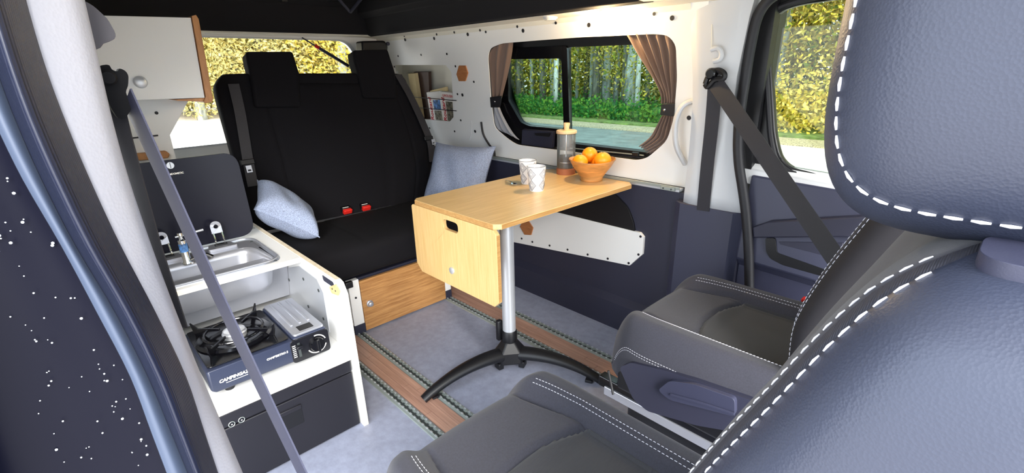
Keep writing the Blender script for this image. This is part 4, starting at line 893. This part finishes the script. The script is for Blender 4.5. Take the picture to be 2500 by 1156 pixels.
# ================================================================== FRONT SEATS (both swivelled to face the rear)
def dashes(path, r, on, off, nrm):
    """stitches: short rounded bars along a path"""
    q = MB(); acc = 0; i = 0
    L = [0]
    for a, b in zip(path, path[1:]): L.append(L[-1]+(b-a).length)
    def P(s):
        for k in range(len(L)-1):
            if L[k+1] >= s: return lerp(path[k], path[k+1], (s-L[k])/max(1e-9, L[k+1]-L[k]))
        return path[-1]
    s = 0
    while s+on < L[-1]:
        a, m, b = P(s), P(s+on/2), P(s+on); nn = nrm(m) if callable(nrm) else V(nrm)
        q.tube([a, m+nn*r*.6, b], [r*.6, r, r*.6], 5); s += on+off
    return q
def smooth01(x): x = max(0, min(1, x)); return x*x*(3-2*x)
CX0, CXL, HW = -.035, .56, .250
def cush(a, b, yc):
    """top of the cushion: a front to back 0..1, b side to side -1..1"""
    sq = 1-.16*max(0, 1-a/.30)**2.2
    x = CX0 + a*CXL + .035*abs(b)**3*max(0, 1-a/.5); y = yc + b*HW*sq
    z = .462 + .030*smooth01((abs(b)-.52)/.22) - .010*smooth01((a-.4)/.1)*(abs(b) < .58)
    z -= .085*max(0, (abs(b)-.80)/.20)**2.2
    z -= .105*max(0, 1-a/.16)**2.2
    sb = .60-.10*smooth01((.42-a)/.30)
    if a > .10: z -= .011*math.exp(-(((abs(b)-sb)*HW)/.006)**2)*smooth01((a-.10)/.08)
    fs = .40+.06*(b/.6)**2
    if abs(b) < .6: z -= .010*math.exp(-(((a-fs)*CXL)/.006)**2)
    return V((x, y, z))
def seat(yc, label, group, shell, lean):
    t = thing('swivel_seat', label, 'seat', (.28, yc, 0), group)
    NA, NB = 110, 150
    vs = [cush(i/(NA-1), j/(NB-1)*2-1, yc) for i in range(NA) for j in range(NB)]
    main = []; ins = []
    for i in range(NA-1):
        for j in range(NB-1):
            a = (i+.5)/(NA-1); b = (j+.5)/(NB-1)*2-1
            (ins if (a > .40+.06*(b/.6)**2 and abs(b) < .60) else main).append((i*NB+j, (i+1)*NB+j, (i+1)*NB+j+1, i*NB+j+1))
    # skirt round the front and sides
    rim = [(NA-1-i)*NB for i in range(NA)] + [j for j in range(1, NB)] + [i*NB+NB-1 for i in range(1, NA)]
    q = MB(); q.add(vs, main); n0 = len(q.v)
    for lvl, (dz, inn) in enumerate(((-.03,-.004),(-.08,0),(-.10,.012))):
        for k in rim:
            p = vs[k]; c = V((.25, yc, 0)); d = V((p.x-c.x, p.y-c.y, 0)); dn = d.normalized()
            z = min(p.z+dz, .40) if lvl else p.z+dz
            z = max(z, .265+.02*(2-lvl)); q.v.append(tuple(V((p.x-dn.x*inn, p.y-dn.y*inn, z))))
    m = len(rim)
    for k in range(m-1):
        q.f.append((rim[k], rim[k+1], n0+k+1, n0+k))
        for l in range(2): q.f.append((n0+l*m+k, n0+l*m+k+1, n0+(l+1)*m+k+1, n0+(l+1)*m+k))
    cu = q.build('cushion', M['seatcloth'], t, smooth=60)
    MB().add(vs, ins).build('cushion_insert', M['insert'], t, smooth=60)
    for b in (-.715, -.675, .675, .715):
        pth = [cush(.16+.8*k/60, b*(1-.06*max(0, 1-(.16+.8*k/60)/.4)), yc)+V((0,0,.0006)) for k in range(61)]
        dashes(pth, .0007, .0055, .003, (0,0,1)).build('stitching', M['stitch'], cu, smooth=0)
    pth = []
    for k in range(90):
        s = k/89
        if s < .75: a = .98-.98*s/.75; bb = -.99
        else: a = .0; bb = -.99+1.5*(s-.75)/.25
        p = cush(max(a,0), bb, yc); pth.append(p+V((0,-.0035,-.012)) if s < .75 else p+V((-.0035,0,-.012)))
    for dz in (0, -.008): dashes([p+V((0,0,dz)) for p in pth[:66]], .0007, .0055, .003, (0,-1,0)).build('stitching', M['stitch'], cu, smooth=0)
    # plastic side shield with recliner lever
    ys = yc-HW-.012
    def S(px, py): p = at(px, py, 'y', .403); return V((p.x, ys, p.z))
    sh = MB().prism(roundpoly([S(1512,898), S(1540,886), S(1620,905), S(1700,930), S(1850,985), S(1990,1050), S(1900,1075), S(1700,1040), S(1580,1005), S(1545,975)], .012, 3), (0,.05,0)).build('side_shield', M['navy'], t, smooth=35, bevel=.008, segs=3)
    MB().prism(roundpoly([S(1612,948), S(1640,925), S(1700,933), S(1800,968), S(1800,1012), S(1640,972)], .012, 3), (0,-.014,0)).build('lever', M['navy2'], sh, smooth=35, bevel=.007, segs=3)
    MB().tube(spline([S(1645,958)+V((0,-.016,0)), S(1720,978)+V((0,-.016,0)), S(1800,1004)+V((0,-.016,0))], 4), .004, 6).build('lever_ridge', M['navy2'], sh)
    MB().box((.03,yc-HW+.02,.24),(.52,yc+HW-.02,.33)).build('seat_pan', M['black'], t, bevel=.01)
    for s in (-.2, .2):
        rl = MB().box((-.02,yc+s-.02,.185),(.60,yc+s+.02,.215)).build('slide_rail', M['steel'] if s < 0 else M['black'], t, smooth=0, bevel=.002)
        MB().box((-.045,yc+s-.016,.205),(.56,yc+s+.016,.242)).build('slide_runner', M['blackgloss'], rl, smooth=0, bevel=.003)
    MB().tube([(.01,yc-HW+.005,.30),(.035,yc-HW,.23)], .004, 6).build('release_bar', M['black'], t)
    pd = MB().box((.05,yc-.20,.0),(.55,yc+.20,.185)).build('pedestal', M['black'], t, bevel=.02, segs=3)
    MB().tube(spline([V((.02,yc-.21,.10)), V((.12,yc-.24,.14)), V((.3,yc-.25,.12)), V((.5,yc-.25,.15))], 6), .009, 8).build('cable', M['black'], pd)
    # backrest
    PR = [(.44,.445,.11,.205),(.52,.458,.13,.222),(.62,.492,.15,.230),(.74,.535,.165,.232),(.86,.580,.175,.232),(.94,.614,.175,.228),(1.0,.640,.165,.218),(1.035,.662,.14,.202),(1.055,.690,.09,.170),(1.06,.715,.03,.12)]
    PR = [(p[0], p[1]-lean*smooth01((p[0]-.44)/.25), p[2], p[3]) for p in PR]
    Q = spline([V((p[0],p[1],0)) for p in PR], 6); Q2 = spline([V((p[2],p[3],0)) for p in PR], 6)
    NQ = len(Q)
    def bk(i, th):
        z, xf_ = Q[i].x, Q[i].y; d, hw = Q2[i].x, Q2[i].y
        cx = xf_+d/2; cc, ss = math.cos(th), math.sin(th)
        x = cx - sgp(cc, .62)*d/2; y = yc + sgp(ss, .50)*hw
        if cc > 0: x += .020*math.exp(-((y-yc)/.11)**2)*min(1, (NQ-1-i)/12)   # hollow front
        if cc < 0: x += .018*math.exp(-((y-yc)/.15)**2)
        g = 0
        for a0 in (TH1, TH2): g += .0022*math.exp(-((abs((th+math.pi) % (2*math.pi)-math.pi)-a0)/.018)**2)
        nx, ny = -cc, ss
        return V((x-nx*g, y-ny*g, z))
    TH1, TH2 = math.radians(33), math.radians(43)
    def strip(t0, t1, nth):
        q = MB(); q.grid(lambda u, v: bk(min(int(round(u*(NQ-1))), NQ-1), lerp(t0, t1, v)), NQ, nth); return q
    front = strip(-TH1, TH1, 40); bfr = front.build('backrest_front', M['seatcloth'], t, smooth=70)
    for s in (-1, 1): strip(s*TH1, s*TH2, 14).build('ribbed_band', M['ribcloth'], t, smooth=70)
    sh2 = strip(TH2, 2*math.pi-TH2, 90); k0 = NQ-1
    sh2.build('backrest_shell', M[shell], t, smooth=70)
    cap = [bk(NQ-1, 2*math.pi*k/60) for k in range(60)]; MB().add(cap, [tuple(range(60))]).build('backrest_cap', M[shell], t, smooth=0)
    for s in (-1, 1):
        for th, rr, on, off in ((TH1-.03, .0008, .008, .0035), (TH2+.05, .0009, .009, .004)):
            pth = []
            for i in range(6, NQ-8):
                p = bk(i, s*th); pth.append(p+V((-math.cos(th), s*math.sin(th), 0))*.0006)
            dashes(pth, rr, on, off, (-math.cos(th), s*math.sin(th), 0)).build('stitching', M['stitch'], t, smooth=0)
    for s in (-.06, .06):
        b = V((.730-lean, yc+s-.03, 1.056)); 
        MB().tube([b+V((0,0,-.01)), b+V((0,0,.006)), b+V((0,0,.010))], [.020,.020,.014], 20).build('post_sleeve', M['black'], t)
        MB().cyl(b+V((0,0,.0)), b+V((.01,0,.09)), .006, 10).build('headrest_post', M['steel'], t)
    MB().prism(roundpoly([V((.706-lean,yc-.168,1.046)),V((.775-lean,yc-.168,1.046)),V((.775-lean,yc-.112,1.046)),V((.706-lean,yc-.112,1.046))], .02, 6), (0,0,.018)).build('release_catch', M['navy2'], t, smooth=40, bevel=.007, segs=3)
    # headrest
    hc_ = V((.700-lean, yc-.005, 1.200)); hx, hy, hz = .100, .150, .156
    def hr(u, v, e1=.55, e2=.55):
        la = (u-.5)*math.pi; lo = v*2*math.pi
        return hc_ + V((hx*sgp(math.cos(la), e1)*sgp(math.cos(lo), e2) + .10*hz*sgp(math.sin(lo)*math.cos(la), 1)*.2, hy*sgp(math.sin(la), e1), hz*sgp(math.cos(la), e1)*sgp(math.sin(lo), e2)))
    h = MB().grid(hr, 60, 80, cv=True).build('headrest', M['vinyl'], t, smooth=180)
    for uu in (.235, .765):
        pth = [hr(uu, k/160) for k in range(161)]; s = -1 if uu < .5 else 1
        pth = [p + (p-hc_).normalized()*.0005 for p in pth]
        dashes(pth, .0011, .0085, .0035, (0, s, 0)).build('stitching', M['stitch'], h, smooth=0)
    return t
seat(-.115, 'nearest front seat, grey leather back and headrest close to the viewer', 'front seats', 'vinyl', 0)
seat(.665, 'far front seat with dark cloth cushion beside the door', 'front seats', 'shadedcloth', .065)
bk_ = thing('belt_stalk', 'red belt buckle tucked behind the far front seat cushion', 'buckle', (.38,.94,.42))
MB().obox((.37,.93,.475), V((.018,0,0)), V((0,.012,0)), V((0,0,.006))).build('release_button', M['red'], bk_, bevel=.003); MB().obox((.37,.93,.44), V((.020,0,0)), V((0,.014,0)), V((0,0,.028))).build('buckle_housing', M['black'], bk_, bevel=.004)

# ================================================================== NEAR DOOR PILLAR
pl = struct(thing('trim_4', 'near door pillar with pale trim, ribbed rubber seal and painted jamb', 'pillar', (.1,-.6,0)))
rows = [-60, 60, 180, 300, 440, 600, 760, 920, 1060, 1200]
def curve(tab, y):
    for (y0, x0_), (y1, x1_) in zip(tab, tab[1:]):
        if y <= y1: return lerp(x0_, x1_, (y-y0)/(y1-y0))
    (y0, x0_), (y1, x1_) = tab[-2], tab[-1]; return lerp(x0_, x1_, (y-y0)/(y1-y0))
INN = [(-200,158),(0,203),(120,232),(254,261),(410,302),(655,385),(885,474),(1156,590)]
WL_ = [(-200,2),(0,54),(109,84),(218,120),(327,163),(420,203),(522,244),(730,355),(915,444),(1137,518)]
SL = [(-200,-120),(0,-58),(170,-5),(300,44),(450,110),(596,185),(714,255),(833,326),(970,385),(1115,444)]
BL_ = [(-200,-240),(0,-140),(200,-52),(322,0),(470,74),(655,185),(774,244),(915,318),(1152,407)]
def strip3(tabs, xs, name, m, parent, sub=7, bulge=None):
    """vertical strips: each table is an edge seen on its own plane x = const; extended down to the floor and up to the roof"""
    cols = []
    for tab, x in zip(tabs, xs):
        c = [at(curve(tab, y), y, 'x', x) for y in rows]; c = spline(c, 4)
        up = c[0]+(c[0]-c[1]).normalized()*(1.40-c[0].z)/max(.2, (c[0]-c[1]).normalized().z)
        dn = c[-1]+(c[-1]-c[-2]).normalized()*((c[-1].z+.1)/max(.2, (c[-2]-c[-1]).normalized().z))
        cols.append([up]+c+[dn])
    n = len(cols[0]); m_ = len(cols)
    q = MB(); k_ = (m_-1)*sub+1
    def fn(u, v):
        i = min(int(round(u*(n-1))), n-1); kk = v*(m_-1); j = min(int(kk), m_-2); s = kk-j
        P = [cols[max(j-1,0)][i], cols[j][i], cols[j+1][i], cols[min(j+2,m_-1)][i]]
        if m_ > 2: return 0.5*((2*P[1]) + (P[2]-P[0])*s + (2*P[0]-5*P[1]+4*P[2]-P[3])*s*s + (3*P[1]-P[0]-3*P[2]+P[3])*s**3)
        return lerp(P[1], P[2], s)
    q.grid(fn, n, k_); return q.build(name, m, parent, smooth=60, solid=.002)
def mid(a, b, t): return [(y, lerp(curve(a, y), curve(b, y), t)) for y in (-200,0,100,200,300,400,500,600,700,800,900,1000,1100,1200)]
def shift(tab, d): return [(y, x+d) for y, x in tab]
strip3([shift(INN, -24), INN, mid(INN, WL_, .12), mid(INN, WL_, .5), WL_, shift(WL_, -14)], [-.03, .055, .085, .105, .118, .105], 'pillar_cover', M['pillar'], pl)
strip3([shift(WL_, 6), mid(WL_, SL, .25), mid(WL_, SL, .5), mid(WL_, SL, .75), SL], [.125, .150, .168, .172, .145], 'rubber_seal', M['seal'], pl)
strip3([shift(SL, 8), mid(SL, BL_, .1), mid(SL, BL_, .6), BL_], [.135, .142, .150, .146], 'painted_flange', M['flange'], pl)
jam = strip3([shift(BL_, 6), shift(BL_, -60), shift(BL_, -220), shift(BL_, -420), shift(BL_, -620)], [.138, .130, .120, .130, .20], 'painted_jamb', M['paint'], pl)
q = MB(); rr_ = random.Random(5)
for k in range(150):
    cx = rr_.choice([30,75,110,160,210,250,300,330]); y = rr_.uniform(330, 1140); x = cx + (y-700)*.38 + rr_.gauss(0, 6) - 40
    lim = curve(BL_, y)-14
    if x > lim or x < -20: continue
    f_ = (lim-x); xx = .138-.018*min(1, f_/220); c = at(x, y, 'x', xx+.002); r = rr_.choice([.0005,.0006,.0007,.0009,.0013])
    q.tube([c, c+V((r*.7,0,0)), c+V((r,0,0))], [r, r*.8, r*.3], 6)
o = q.build('raindrops', M['drop'], pl, smooth=60); o['kind'] = 'stuff'
# belt hardware on the near pillar
hd_ = thing('belt_height_adjuster', 'grey plastic belt adjuster cover high on the near pillar', 'belt adjuster', at(240,110,'x',.03))
MB().prism(roundpoly([at(*p,'x',.02) for p in [(203,0),(228,14),(262,45),(283,82),(281,96),(252,106),(246,118),(226,122),(215,80)]], .003, 2), (-.035,0,0)).build('cover', M['adjuster'], hd_, smooth=40, bevel=.006, segs=3)
nb_ = thing('shoulder_belt', 'blue grey seat belt hanging from the near pillar across the kitchen', 'seat belt', at(290,280,'x',.0))
MB().prism(roundpoly([at(*p,'x',.0) for p in [(236,168),(250,158),(268,158),(272,170),(288,176),(290,166),(306,172),(314,184),(313,210),(306,226),(318,246),(320,268),(305,292),(288,290),(270,262),(258,230),(240,212)]], .003, 2), (-.018,0,0)).build('guide_loop', M['mblack'], nb_, smooth=40, bevel=.005, segs=3)
c = at(262,190,'x',.004); MB().tube([c-V((.02,0,0)), c+V((.008,0,0)), c+V((.011,0,0))], [.008,.008,.006], 16).build('anchor_bolt', M['mblack'], nb_)
MB().ribbon([at(280,250,'x',-.012), at(300,330,'x',-.02), at(330,440,'x',-.025), at(375,600,'x',-.025), at(440,800,'x',-.02)], V((.008,.007,0)), .001).build('lower_webbing', M['belt'], nb_)
M['belt2'] = mat('belt_web_blue', (48,50,70), .55, bump=('wave', 500, .3, .0004))
e0 = at(312,238,'x',-.002); e1 = at(742,1165,'x',.20)
pts = [lerp(e0, e1, k/16) + V((0,0,-.012*math.sin(math.pi*k/16))) for k in range(17)]
dv = (e1-e0).normalized(); vw = ((e0+e1)/2-CAM).normalized(); s1 = dv.cross(vw).normalized(); s2 = dv.cross(s1).normalized()
sides = [ (s1*math.cos(a)+s2*math.sin(a))*.023 for a in [lerp(1.30, 1.38, k/16) for k in range(17)]]
MB().ribbon(pts, sides, .0009).build('hanging_webbing', M['belt2'], nb_)
